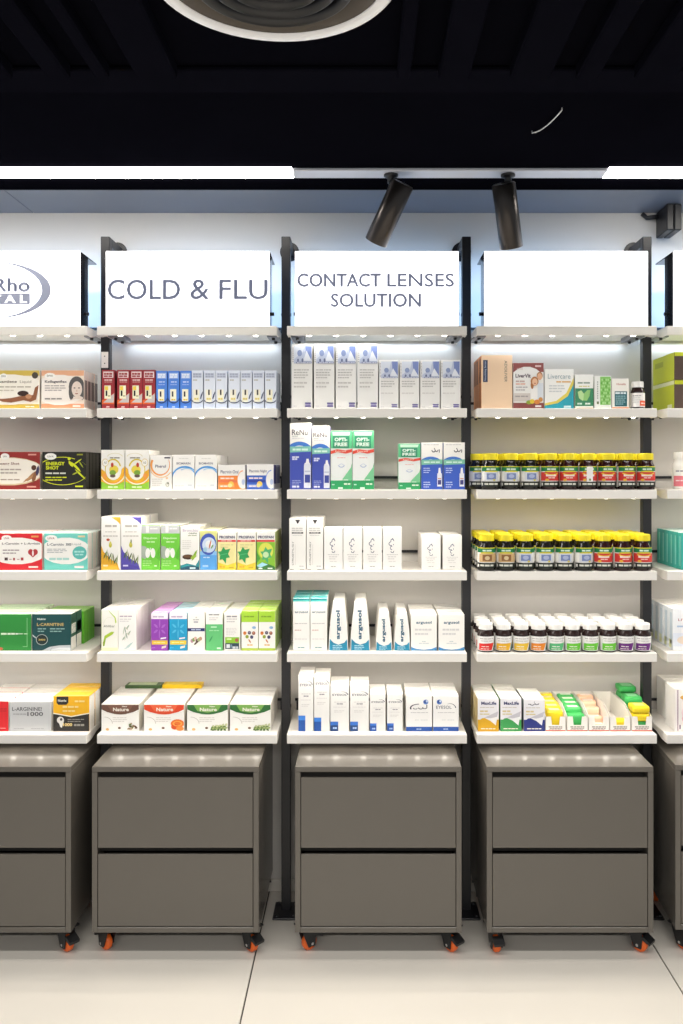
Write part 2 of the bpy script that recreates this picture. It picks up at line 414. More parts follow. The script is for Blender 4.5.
signbox(0, 'lit white sign box with grey oval logo reading Rho and TAL', [('t', 'EuRho', -28, 29.5, 278.5, 291.5, M_letter, .0022),
    ('q', [[(-36, 293.4), (30, 293.4), (30, 304.3), (-36, 304.3)]], M_letter), ('t', 'V I T A L', -30, 27, 295, 303, M_white2, .03), ('q', cres, M_letter)])
signbox(1, 'lit white sign box reading COLD & FLU', [('t', 'COLD', 108, 180, 279.6, 299.4, M_letter, .0014), ('t', '&', 190.5, 209, 279.6, 299.2, M_letter, .0012), ('t', 'FLU', 219.5, 267.4, 279.8, 299.2, M_letter, .0012)])
signbox(2, 'lit white sign box reading CONTACT LENSES SOLUTION', [('t', 'CONTACT', 297.6, 380.5, 273.7, 286.6, M_letter, .0016), ('t', 'LENSES', 387.5, 453.8, 273.7, 286.6, M_letter, .0008), ('t', 'SOLUTION', 331.2, 420.6, 293.7, 306.8, M_letter, .0013)])
signbox(3, 'blank lit white sign box above the pill jars', None)
signbox(4, 'blank lit white sign box above the stacked lime cartons', None)

# ------------------------------------------------------------------ rolling cabinets
YC, SC = 2.575, 2.575/F
def cabinet(x0, x1, label, k):
    xc = (x0+x1)/2; hw = (x1-x0)/2; zb, zt = .0807, .5865; dp = .405
    c = empty('rolling_cabinet', (xc, YC, 0)); tag(c, label, 'cabinet', 'grey rolling cabinets')
    t = .0165
    for sg in (-1, 1): bx('side_panel', min(sg*hw, sg*(hw-t)), max(sg*hw, sg*(hw-t)), 0, dp, zb, zt-t-.0001, M_cab, c, .001)
    bx('top_panel', -hw, hw, 0, dp, zt-t, zt, M_cab, c, .0012)
    bx('bottom_panel', -hw+t+.0001, hw-t-.0001, 0, dp, zb, zb+t, M_cab, c, .001)
    bx('back_panel', -hw+t+.0001, hw-t-.0001, dp-.012, dp-.001, zb+t, zt-t-.0002, M_cab, c)
    zs = [CAMZ-(p-VY)*SC for p in (777.6, 848.3, 854.4, 926.5)]
    if k == 4: c.location.x, c.rotation_euler.z = xc+.002, math.radians(-3.8)
    for z1, z0 in ((zs[0], zs[1]), (zs[2], zs[3])):
        dr = bx('drawer', -hw+t+.0016, hw-t-.0016, .0012, .008, z0, z1, M_cab, c, .001)
        bx('grip_edge', -hw+t+.003, hw-t-.003, .0085, .032, z1-.04, z1-.03, M_cabin, dr)
        bx('drawer_box', -hw+t+.006, hw-t-.006, .0325, dp-.02, z0+.01, z1-.03, M_cabin, dr)
    bx('inner_rail', -hw+t+.0002, hw-t-.0002, .034, .05, zs[0]-.02, zt-t-.0005, M_cabin, c)
    bx('inner_rail', -hw+t+.0002, hw-t-.0002, .034, .05, zs[2]-.004, zs[1]-.0005, M_cabin, c)
    rr = random.Random(k)
    for sx in (-1, 1):
        for sy in (0, 1):
            a = empty('caster', (sx*(hw-.033), .05 if sy == 0 else dp-.06, 0)); a.parent = c
            rot = rr.uniform(-.9, .9)+(0 if rr.random() < .5 else PI)
            if sy == 0: rot = {0: (.3, .9), 1: (-2.3, .8), 2: (2.2, .7), 3: (.15, .8), 4: (.6, -.5)}[k][(sx+1)//2]
            def cp(name, mb):
                o = mb.build(name, a); o.rotation_euler = (0, 0, rot); return o
            b = MB(); b.lathe([(.010, -.012), (.021, -.010), (.0245, -.006), (.0245, .006), (.021, .010), (.010, .012)], M_orange, 22, (0, -.008, .0255), 'x'); cp('wheel', b)
            b = MB(); b.lathe([(.010, -.0128), (.010, .0128)], M_chrome, 12, (0, -.008, .0255), 'x'); b.lathe([(.0045, -.0205), (.0045, .0205)], M_chrome, 10, (0, -.008, .0255), 'x'); cp('axle', b)
            b = MB()
            for q in (-1, 1):
                pr = [(-.02, .016), (.004, .016), (.022, .060), (.022, .068), (-.022, .068), (-.024, .045)]; n = len(pr)
                vs = [(xx, yy, zz) for xx in (q*.0145, q*.018) for yy, zz in pr]
                b.add(vs, [tuple(range(n)), tuple(range(2*n-1, n-1, -1))]+[(i, (i+1) % n, n+(i+1) % n, n+i) for i in range(n)], M_rubber)
            b.box(-.018, .018, -.022, .022, .064, .069, M_rubber); cp('fork', b)
            b = MB(); b.box(-.03, .03, -.03, .03, .0755, .0800, M_rubber, .001); b.lathe([(.018, .069), (.02, .0755)], M_chrome, 16); cp('swivel_plate', b)
            if sy == 0:
                b = MB(); vs = [(-.017, -.026, .058), (.017, -.026, .058), (.017, -.05, .044), (-.017, -.05, .044), (-.017, -.022, .047), (.017, -.022, .047), (.017, -.048, .036), (-.017, -.048, .036)]
                b.add(vs, [(0,1,2,3), (7,6,5,4), (0,4,5,1), (1,5,6,2), (2,6,7,3), (3,7,4,0)], M_rubber); cp('brake_pedal', b)
cab = [(-.887-.508, -.887), (-.8233, -.3148), (-.2042, .3038), (.3803, .8885), (.9586, 1.4666)]
for k, (a, b_) in enumerate(cab):
    cabinet(a, b_, 'taupe two-drawer cabinet on orange casters '+['left of the cold and flu cabinet, under the oval logo sign', 'under the COLD & FLU sign', 'under the CONTACT LENSES sign', 'under the blank sign and jar shelves', 'under the stacked lime cartons'][k], k)
for o in C.objects:
    if o.name.startswith('rolling_cabinet') and 'left of' in o['label']: o['label'] = 'taupe two-drawer cabinet on orange casters under the oval logo sign'
# ------------------------------------------------------------------ products
YF = 2.745
def carton_meshes(w, h, d, front, side, top, art, flap, prof=None, bev=.0008, sideart=None):
    b = MB()
    if prof is None:
        bm = bmesh.new(); bmesh.ops.create_cube(bm, size=1)
        for v in bm.verts: v.co = (v.co.x*w, (v.co.y+.5)*d, (v.co.z+.5)*h)
        bmesh.ops.bevel(bm, geom=bm.edges[:], offset=bev, segments=1, affect='EDGES', profile=.5)
        bmesh.ops.recalc_face_normals(bm, faces=bm.faces); bm.verts.index_update()
        for f in bm.faces:
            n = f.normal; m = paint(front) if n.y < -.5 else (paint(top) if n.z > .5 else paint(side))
            b.add([v.co[:] for v in f.verts], [tuple(range(len(f.verts)))], m)
        bm.free()
    else:                                    # prof: outline of the front (u, v), the carton is that outline pushed back
        n = len(prof); vs = [((u-.5)*w, y, v*h) for y in (0, d) for u, v in prof]
        b.add(vs[:n], [tuple(range(n))], paint(front)); b.add(vs[n:], [tuple(range(n-1, -1, -1))], paint(side))
        for i in range(n):
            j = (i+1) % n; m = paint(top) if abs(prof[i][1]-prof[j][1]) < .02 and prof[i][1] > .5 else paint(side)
            b.add([vs[i], vs[j], vs[n+j], vs[n+i]], [(0, 1, 2, 3)], m)
    body = b.mesh('carton')
    pm = print_mesh('printed_front', [pg(prof or [(0, 0), (1, 0), (1, 1), (0, 1)], front)]+list(art), lambda u, v, l: ((u-.5)*w*.992, -l, v*h*.994+h*.003)) if art else None
    fm = None
    if flap and prof is None:
        c = MB(); c.box(-w*.485, w*.485, d*.05, d*.93, h+.0001, h+.0007, paint(top)); c.box(-w*.485, w*.485, d*.05, d*.09, h+.0007, h+.0010, paint('#c9c5bd')); fm = c.mesh('top_flap')
    sm = None
    if sideart:
        sm = []
        for sg in (-1, 1):
            q = MB()
            for (u0, v0, u1, v1, cc) in sideart:
                xx = sg*(w/2+.0003); q.add([(xx, u0*d, v0*h), (xx, u1*d, v0*h), (xx, u1*d, v1*h), (xx, u0*d, v1*h)], [(0,1,2,3)], paint(cc))
            sm.append(q.rawmesh('printed_side'))
    return body, pm, fm, sm
ORD = ['first', 'second', 'third', 'fourth', 'fifth', 'sixth', 'seventh']
def stand(row, xs, wpx, ytop, depth, n, label, front, side, top, art, yf=YF, group=None, name='carton', cat='carton', prof=None, back=None, sideart=None, z0=None, jit=.6, skip=(), lm=None, rev=False):
    """cartons at pixel left edges xs, n deep; label must be true of each front one"""
    w = wpx*yf/F*.985; zb = ZS[row] if z0 is None else z0; h = pz(ytop, yf)-zb
    body, pm, fm, sm = carton_meshes(w, h, depth, front, side, top, art, row >= 3, prof, sideart=sideart)
    for i, x0 in enumerate(xs):
        for k in range(n):
            if (x0, k) in skip: continue
            x = px(x0+wpx/2, yf)+(R.uniform(-.0006, .0006) if k else 0)
            o = link(name, body, None, (x, yf+k*(depth+.0022)+(R.uniform(0, .0012) if k else 0), zb+.0004))
            o.rotation_euler.z = math.radians(R.uniform(-jit, jit))*.4
            if k == 0: tag(o, label+(', %s from the %s' % (ORD[len(xs)-1-i if rev else i], lm) if lm else ''), cat, (group or label) if len(xs) > 1 else group)
            else: tag(o, label+', %s behind' % ORD[k-1], cat, (group or label)+' behind')
            if pm: link('printed_front', pm, o)
            if fm: link('top_flap', fm, o)
            for q in sm or (): link('printed_side', q, o)
W = '#f3f1ec'; GR = '#9a9aa0'; LG = '#c9c8c8'
def face(cx, cy, s, hair='#4c4a4a', skin='#e2c4b0', asp=1.):
    return [el(cx, cy+.02*s, .30*s*asp, .44*s, hair), el(cx-.2*s*asp, cy-.2*s, .1*s*asp, .34*s, hair), el(cx+.22*s*asp, cy-.2*s, .09*s*asp, .34*s, hair), el(cx+.01*s, cy-.08*s, .2*s*asp, .33*s, skin),
            el(cx-.08*s*asp, cy-.03*s, .04*s*asp, .022*s, '#4a3a36'), el(cx+.09*s*asp, cy-.03*s, .04*s*asp, .022*s, '#4a3a36'), el(cx, cy-.27*s, .06*s*asp, .022*s, '#a8645c'), el(cx+.01*s, cy-.15*s, .02*s*asp, .04*s, '#cfa995')]
# ---- shelf 1
stand(1, [-24], 64.2, 370.4, .033, 4, 'gold and cream beauty liquid carton with a reclining woman', '#f4ead6', '#f1e9dc', '#f1e4c4',
  [rc(0, .86, 1, 1, '#d9bb56'), rc(0, 0, 1, .12, '#d8b64a'), el(.5, .5, .62, .40, '#f5efe2'), el(.43, .85, .055, .07, '#faf7f0'), tx('DIVA', .43, .85, .07, .05, '#7a7468'), el(.93, .87, .05, .085, '#4c443c'),
   tx('Ubiquantiene', .42, .70, .44, .09, '#6a5a48', bold=.02), tx('Liquid', .78, .695, .18, .09, '#8a7a68', bold=0), ln(.34, .88, .57, .03, '#b8ab98', 5), ln(.34, .6, .48, .025, '#c8bca8', 3),
   pg([(.30, .26), (.42, .18), (.55, .16), (.75, .22), (.86, .18), (.95, .24), (.99, .62), (.93, .55), (.9, .36), (.82, .34), (.7, .33), (.55, .28), (.42, .26)], '#8e5a3c'), el(.74, .40, .09, .07, '#3a2620'), el(.83, .32, .05, .06, '#c08a66'), ln(.78, .93, .06, .03, '#f6eecb', 2)], jit=0)
stand(1, [41], 43.5, 370.4, .033, 4, 'peach and cream collagen carton with a grey portrait of a woman', '#f6e3d2', '#efe4d8', '#f1c9a8',
  [rc(0, .86, 1, 1, '#eeb38c'), rc(0, 0, 1, .13, '#eda479'), el(.42, .49, .62, .40, '#f8efe6'), el(.2, .86, .13, .075, '#faf6f0'), tx('DIVA', .2, .86, .14, .05, '#7a7468'),
   tx('Kollagenflex', .34, .70, .52, .085, '#665c60', bold=.03), para(.08, .62, .48, .60, 3, '#b4a9a4'), ln(.08, .5, .26, .035, '#8c8480', 3), face(.83, .56, .62, '#5a5654', '#e4d3c6', 1.0), pg([(.66, .2), (.8, .26), (.98, .24), (.98, .3), (.85, .36)], '#e4d3c6'), ln(.74, .95, .07, .05, '#fbeee2', 1)],
  sideart=[(.1, .25, .9, .75, '#8d7f78')])
MK = lambda base, band_, hd: [rc(0, 0, 1, 1, base), rc(.1, .82, .9, .97, hd), ln(.14, .86, .92, .04, '#8a8890', 3), ln(.14, .86, .87, .035, '#8a8890', 2)]
red = [rc(.1, .8, .92, .96, '#ead9d6'), ln(.16, .86, .90, .05, '#a03a3c', 3), ln(.16, .86, .84, .04, '#a03a3c', 2), ln(.2, .85, .74, .04, '#e0b9b4', 3), ln(.2, .85, .69, .025, '#c98784', 3),
       pg([(0, .12), (1, .12), (1, .42), (.6, .3), (0, .22)], '#e0662c'), pg([(.1, .16), (.95, .16), (1, .4), (.75, .34)], '#c9c2c0'), rc(0, .0, 1, .12, '#a12f34'), ln(.35, .65, .05, .035, '#e8c9c6', 1),
       rc(.2, .26, .72, .60, '#f6f1d2'), rc(.24, .48, .5, .58, '#f2d24a'), rc(.3, .33, .44, .47, '#1e1c1c'), ln(.5, .68, .33, .03, '#9a8f60', 2)]
xr = [101.9, 117, 130, 142.7]
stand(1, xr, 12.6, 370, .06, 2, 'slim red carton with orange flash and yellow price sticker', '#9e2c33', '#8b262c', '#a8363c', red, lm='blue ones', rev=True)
blu = [rc(.1, .8, .92, .95, '#a9c0ee'), ln(.16, .86, .90, .05, '#eef3ff', 3), ln(.16, .86, .84, .04, '#eef3ff', 2), ln(.25, .8, .71, .04, '#b9cdf4', 2), ln(.2, .82, .64, .025, '#9cb8ee', 3),
       band(.5, .36, .62, .22, 200, 340, .14, '#23386e'), rc(.18, .2, .74, .52, '#f4f0d6'), rc(.34, .32, .48, .46, '#1c1c22'), ln(.3, .68, .24, .04, '#e0c24e', 2), rc(0, 0, 1, .10, '#4f86de'), ln(.35, .65, .05, .03, '#cfe0ff', 1)]
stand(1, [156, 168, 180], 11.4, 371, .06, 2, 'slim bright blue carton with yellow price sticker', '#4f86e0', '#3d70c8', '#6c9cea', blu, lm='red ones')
whi = [rc(.08, .80, .92, .94, '#d3d9e8'), ln(.12, .88, .90, .05, '#a9b0c4', 3), ln(.12, .88, .84, .04, '#a9b0c4', 3), ln(.12, .5, .75, .03, '#b9b6a8', 2), band(.5, .34, .7, .2, 195, 345, .13, '#3c4566'),
       pg([(.72, .26), (.82, .26), (1, .42), (.98, .46), (.8, .36)], '#4a5270'), rc(.14, .18, .68, .50, '#f7f3dd'), rc(.36, .36, .5, .5, '#4a4440'), ln(.22, .62, .26, .05, '#e6d47c', 2), rc(0, 0, 1, .13, '#dbe4f5')]
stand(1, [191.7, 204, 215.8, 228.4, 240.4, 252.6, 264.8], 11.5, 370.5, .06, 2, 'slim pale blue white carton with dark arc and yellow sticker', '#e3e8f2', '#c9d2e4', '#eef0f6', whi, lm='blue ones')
def lens(v0): return [rc(.1, v0, .97, .97, '#c3cbe0'), pg([(.1, v0+.06), (.3, v0+.12), (.52, v0+.16), (.62, .97), (.1, .97)], '#dfe4ee'), pg([(.7, v0+.04), (.97, v0+.05), (.97, .97), (.66, .97)], '#7c8cc0'), pg([(.55, v0+.04), (.72, v0+.2), (.97, v0+.04)], '#e9ecf4'),
    el(.38, v0+.16, .12, .05, '#8d9cc4'), el(.3, v0+.05, .05, .025, '#6d7698'), el(.52, v0+.05, .05, .03, '#6d7698'), rc(.2, v0, .97, v0+.025, '#6f76a2'), ln(.24, .95, v0+.012, .012, '#e6e8f4', 5),
    ('q', [[(.03, v0+.02+.03*i), (.08, v0+.02+.03*i), (.08, v0+.035+.03*i), (.03, v0+.035+.03*i)] for i in range(int((.96-v0)/.03))], '#9a98a4')]
bars = [rc(.64, .075, .94, .095, '#4a3a8c'), rc(.66, .048, .92, .066, '#8d84b8'), rc(.64, .03, .94, .045, '#4a3a8c'), ln(.08, .25, .04, .008, LG, 2)]
stand(1, [291.7, 313.8, 335.6, 357.4], 20.8, 344, .05, 3, 'tall white lens solution carton with blue photo and purple bars', W, '#e6e2da', '#f4f2ee', [lens(.70), para(.1, .85, .48, .60, 4, '#c4c0bc', 5), para(.1, .8, .34, .40, 2, '#cfcbc6', 4), bars], lm='short ones', rev=True)
stand(1, [378.9, 399.6, 420.1, 440.6], 19.8, 360, .05, 3, 'short white lens solution carton with blue photo and purple bars', W, '#e6e2da', '#f4f2ee', [lens(.63), para(.1, .85, .46, .56, 3, '#c4c0bc', 5), ln(.1, .75, .32, .015, '#cfcbc6', 4), bars], lm='tall ones')
stand(1, [481.2], 31.4, 355.2, .062, 3, 'tall plain peach carton with vertical lettering and navy tag', '#f4d3b0', '#d88d58', '#f2d8bd',
   [rc(.05, .5, .2, .91, '#35415f'), tx('Nourishing Serum', .125, .705, .36, .07, '#b9c2d4', 90), tx('ADOLIVER', .79, .70, .40, .085, '#55504e', -90, 0.)], sideart=[(.15, .5, .85, .95, '#8a5636')])
stand(1, [513], 30.9, 362.9, .04, 2, 'maroon and white liver vitamin carton with a smiling couple', W, '#a4605a', '#9c4f4a',
   [rc(0, .8, 1, 1, '#93504c'), el(.45, .52, .62, .40, W), rc(0, 0, 1, .13, '#8e4a46'), tx('LIVA', .22, .87, .2, .045, '#d8c4c0'), ln(.72, .95, .93, .04, '#e4c9c4', 1), tx('LiverVit', .32, .72, .5, .085, '#5a4a58', bold=.03), ln(.08, .4, .60, .03, '#c2a49c', 2), ln(.08, .42, .54, .03, '#e0ae9a', 2), para(.08, .5, .41, .47, 2, '#b8b2b4'),
    rc(.02, .16, .56, .34, '#d8cfc8'), ln(.06, .5, .27, .03, '#a8a09c', 3), rc(.58, .18, .86, .46, '#f7f4f0'), rc(.8, .2, .98, .56, '#d9dfe6'), el(.87, .72, .10, .085, '#a87850'), el(.87, .70, .08, .075, '#e2b08c'), el(.70, .60, .13, .10, '#b0703c'), el(.62, .52, .05, .09, '#b0703c'), el(.71, .585, .09, .08, '#eabf9c'), el(.71, .555, .035, .01, '#b45c4c'),
    el(.52, .14, .1, .045, '#8fa43c'), el(.62, .16, .08, .05, '#e6c53c'), el(.78, .15, .1, .05, '#d6843c'), el(.9, .2, .07, .05, '#c88a4a'), ln(.72, .95, .055, .04, '#f0e6e2', 1)])
stand(1, [544.3], 29.6, 369.2, .04, 2, 'white liver care carton with yellow and teal swoosh', '#f5f4ef', '#e8e6e0', W,
   [pg([(0, .14), (.4, .2), (.75, .4), (1, .78), (1, 0), (0, 0)], '#e6cf5c'), pg([(0, .08), (.45, .14), (.8, .32), (1, .62), (1, 0), (0, 0)], '#2fa3b4'), tx('Livercare', .5, .82, .78, .12, '#8fa6ae', bold=0), ln(.4, .95, .68, .035, '#e0b070', 2), para(.15, .75, .44, .58, 3, '#cfd2d2'), ln(.66, .95, .055, .05, '#d9f2f4', 1)])
stand(1, [574.9], 18.7, 374.7, .04, 2, 'white and green carton with two pale leaves', '#f6f5ef', '#e4e6dc', W,
   [rc(0, .08, 1, .6, '#3f8a62'), ln(.14, .86, .76, .045, '#8a9a8c', 2), ln(.2, .8, .66, .025, '#d6c26a', 3), leaf(.36, .38, .5, .26, -28, '#b9dc9c'), leaf(.64, .40, .5, .26, 38, '#93c878'), ln(.12, .4, .15, .05, '#cfe6d6', 2), ln(.55, .85, .15, .05, '#e6efe4', 2), rc(0, 0, 1, .03, '#d8a65a')])
stand(1, [594.3], 17, 376, .04, 2, 'white carton with a lime green patterned panel', '#f5f5f0', '#e4e6dc', '#eef2e4',
   [rc(.34, .12, .97, .98, '#8fcf6c'), [el(.4+.12*(i % 5)+.05*(i//5 % 2), .18+.1*(i//5), .05, .035, '#b9e69c' if i % 3 else '#6fb84e') for i in range(40)], rc(.34, 0, .97, .1, '#f2f4ea'), ('q', [[(.14, .3+.07*i), (.2, .3+.07*i), (.2, .345+.07*i), (.14, .345+.07*i)] for i in range(8)], '#a8aca4'), rc(.12, .14, .24, .22, '#6b7a4e')])
stand(1, [611.8], 17.1, 378.7, .04, 2, 'white carton with dark teal panel and orange foot', '#f7f3ea', '#ece4d8', W,
   [rc(.16, .08, .9, .58, '#23636b'), tx('Himalia', .55, .82, .55, .07, '#c88a7c', bold=.02), ln(.2, .86, .52, .06, '#e4eef0', 3), para(.22, .84, .16, .42, 5, '#9cc4c8'), rc(0, 0, 1, .05, '#e0803a')])
# lime and brown stack in the last bay
lb = [rc(0, .86, 1, 1, '#c9cf2e'), pg([(0, .98), (.5, .7), (1, .98)], '#c9cf2e'), tx('NATURAL', .4, .4, .5, .12, '#d8c8a8')]
stand(1, [673.8], 60, 380.3, .2, 1, 'lime and brown carton, lower of the stack of two', '#5c4a40', '#c7ce34', '#d5da52', lb, sideart=[(.1, .05, .3, .18, '#e8e8c8'), (0, .86, 1, 1, '#e4e4b4')], jit=0)
stand(1, [673.8], 60, 352.2, .2, 1, 'lime and brown carton, upper of the stack of two', '#5c4a40', '#c7ce34', '#d5da52', lb, z0=pz(380.3, YF)+.0015, sideart=[(.5, .6, .9, .8, '#a8b02a')], jit=0)

# ---- shelf 2
oval = lambda bd, rim: [rc(0, 0, 1, 1, bd), el(.5, .5, .60, .37, rim), el(.5, .5, .58, .345, W), el(.2, .87, .12, .1, W), tx('LIVA', .2, .87, .13, .05, '#77737a')]
stand(2, [-24], 64.4, 452, .033, 5, 'maroon ginseng carton with white oval and roots', '#8e2626', '#e8ded2', '#7e2424',
   [rc(0, 0, 1, 1, '#902a26'), el(.5, .48, .58, .38, '#e0c9a4'), el(.5, .49, .57, .35, '#f3ece0'), el(.45, .88, .07, .085, W), tx('LIVA', .45, .88, .06, .045, '#77737a'), tx('Ginseng Shot', .48, .68, .40, .085, '#8a5a4c', bold=.02), para(.38, .74, .44, .53, 2, '#b4a69c'), ln(.38, .7, .26, .03, '#a89888', 3),
    leaf(.88, .36, .34, .07, 62, '#a87850'), leaf(.84, .30, .32, .05, 48, '#b88a60'), leaf(.92, .34, .36, .06, 80, '#8c5e3e'), el(.91, .58, .04, .07, '#5c3a2c'), leaf(.97, .5, .3, .05, 85, '#3c3458'), ln(.82, .97, .93, .04, '#d89c90', 1), ln(.8, .97, .07, .04, '#d89c90', 1)], jit=0)
lime = '#d3dc24'
stand(2, [42], 44.2, 452, .033, 5, 'black energy carton with lime lettering and lime runner', '#22211c', '#33312a', '#1d1c19',
   [band(.46, .49, .6, .38, 60, 300, .045, lime, 24), band(.46, .49, .6, .38, -70, 60, .03, lime, 16, .0), el(.19, .88, .135, .09, W), tx('LIVA', .19, .88, .14, .045, '#77737a'), tx('ENERGY', .30, .69, .44, .095, lime, bold=.04), tx('SHOT', .23, .575, .3, .095, lime, bold=.04), ln(.07, .56, .43, .04, '#d8d8cc', 3), para(.07, .6, .25, .32, 2, lime, 4),
    el(.62, .82, .035, .04, lime), leaf(.66, .68, .2, .07, -60, lime), leaf(.78, .6, .36, .06, -50, lime), leaf(.88, .4, .4, .045, -48, lime), leaf(.78, .44, .22, .04, 30, '#a8b02c'), leaf(.82, .74, .26, .035, 40, lime), leaf(.9, .66, .2, .03, -60, '#a8b02c'), ln(.76, .97, .08, .04, lime, 1), ln(.8, .96, .93, .04, '#8f9420', 1)],
   sideart=[(.12, .06, .88, .95, '#4a4940')])
fru = [pg([(0, .52), (.3, .4), (.7, .4), (1, .58), (1, 0), (0, 0)], '#f0b62c'), band(.5, .62, .55, .48, 195, 345, .07, '#f0a030'), pg([(0, .2), (.3, .12), (.7, .12), (1, .2), (1, 0), (0, 0)], '#8fc63c'), band(.5, .52, .6, .4, 210, 330, .06, '#f8f4e0'),
       el(.52, .5, .36, .27, '#f6f2e6'), band(.52, .5, .36, .28, 20, 300, .16, '#d9c43c', 20, .04), el(.55, .5, .2, .11, '#e8d24a'), el(.5, .42, .14, .07, '#7fa83c'), el(.48, .62, .06, .06, '#c0442c'), el(.5, .34, .12, .04, '#6a5648'), el(.18, .68, .14, .1, '#f8f6ee'), band(.18, .68, .14, .1, 0, 360, .12, '#d8b84a'), tx('A-Z', .18, .68, .12, .05, '#6a6458'),
       band(.6, .82, .34, .1, 10, 170, .08, '#d8cfa0'), ln(.38, .84, .80, .03, '#8a8478', 2), el(.17, .34, .08, .07, '#f0a04c'), ln(.3, .75, .06, .04, '#d9eeb4', 2)]
stand(2, [101], 23.6, 450, .07, 2, 'white carton with yellow fruit swirl and green foot, emblem on its post side', W, '#eeece4', W, fru)
def mirror(art):
    out = []
    for a in flat(art):
        if a[0] == 'p': out.append(('p', [(1-u, v) for u, v in a[1]][::-1], a[2]))
        elif a[0] == 'q': out.append(('q', [[(1-u, v) for u, v in q][::-1] for q in a[1]], a[2]))
        else: out.append(('t', a[1], 1-a[2], *a[3:]))
    return out
stand(2, [125.1], 24.3, 450, .07, 2, 'white carton with yellow fruit swirl and green foot, beside orange ring carton', W, '#eeece4', W, mirror(fru))
stand(2, [150.1], 21.9, 455.4, .07, 2, 'white carton with an orange ring round its name', W, '#eeece4', W,
   [band(.46, .72, .46, .32, 150, 390, .22, '#f0a050', 24, .05), band(.5, .66, .54, .32, 190, 330, .08, '#f4c48c'), tx('Pherol', .48, .68, .5, .09, '#6e6c80', bold=.02), ln(.66, .98, .93, .045, '#5a5460', 1), para(.08, .6, .12, .3, 4, '#d4d0ca'), el(.8, .14, .09, .07, '#b8bcae'), el(.8, .14, .05, .05, '#e8e6de'), el(.83, .18, .04, .03, '#6e7060'), el(.78, .33, .05, .03, '#f0c48c')])
arch = [band(.56, .32, .62, .36, 20, 172, .20, '#4a9be0', 22, .10), band(.66, .26, .56, .36, 30, 120, .07, '#9cc8f0'), tx('BIOMARIN', .5, .755, .64, .065, '#77788a', bold=.02), ln(.3, .75, .9, .02, '#d8d6d2', 3), ln(.1, .55, .1, .025, '#dad8d6', 3), ln(.7, .92, .12, .04, '#cfd6dc', 1)]
stand(2, [172.4, 194.8], 22.2, 455, .07, 3, 'white carton with a sky blue arch', '#f5f3ef', '#efece6', W, arch, lm='orange ring carton')
def oral(c1, c2, c3): return [rc(0, 0, 1, .56, c1), rc(0, .28, .78, .38, c2), rc(0, .08, .6, .2, c3), el(.92, .38, .2, .36, '#f0eeea'), band(.92, .38, .22, .4, 90, 270, .1, c3), ln(.08, .6, .45, .06, '#f6e2d6', 3), ln(.08, .5, .13, .05, '#f6e6da', 3), el(.48, .22, .1, .11, '#f2cc5c'), el(.44, .16, .08, .08, '#f6e09c'), el(.93, .3, .06, .12, '#b8c4e0')]
stand(2, [217.9], 27.6, 465, .1, 2, 'white and orange oral sachet carton', W, '#e6e4e0', W, [oral('#f08a3c', '#e87a50', '#f4a468'), tx('Placrinin Oral', .42, .72, .66, .14, '#6c6a86', bold=.01)])
stand(2, [246.6], 27.2, 464.5, .1, 2, 'white and blue night sachet carton', W, '#34367e', W, [oral('#3c64c4', '#2f3f9c', '#7c98dc'), tx('Placrinin Night', .42, .72, .66, .14, '#6c6a86', bold=.01)], sideart=[(.0, .0, 1, .22, '#e8e6e4')])
renu = lambda st, col: [rc(0, 0, 1, .64, '#4353b4'), band(.45, .52, .7, .2, 20, 165, .3, '#3f78cc'), pg([(0, .555), (.4, .56), (1, .57), (1, .65), (0, .645)], '#7fc4b4'), ln(.12, .9, .6, .03, '#d4efe4', 3), st,
      ln(.1, .9, .955, .012, LG, 5), ln(.1, .4, .8, .015, LG, 2), ln(.1, .7, .77, .015, '#d8d4d8', 4), ln(.1, .45, .485, .025, '#dbe0f4', 2), ln(.1, .36, .455, .025, '#dbe0f4', 2), para(.1, .56, .08, .13, 3, '#a4aee0', 3), ln(.1, .45, .04, .03, '#e6e9f8', 2),
      pg([(.66, .02), (.98, .02), (.98, .36), (.94, .40), (.70, .40), (.66, .36)], '#e8ebf4'), pg([(.74, .39), (.92, .39), (.88, .46), (.78, .46)], '#f6f6f6'), rc(.7, .1, .95, .22, '#3d4a9c'), rc(.7, .26, .95, .28, '#c2c8dc')]
stand(2, [289.8], 21.6, 423, .055, 2, 'tall white and blue lens solution carton, tallest of the blue ones', W, '#4353b4', W, renu(tx('ReNu', .46, .86, .74, .085, '#4b4a52', bold=.01), 0))
stand(2, [311.9], 18.2, 426, .055, 2, 'narrow white and blue lens solution carton beside the tallest one', W, '#4353b4', W, renu(tx('ReNu', .46, .86, .78, .07, '#4b4a52', bold=.01), 0))
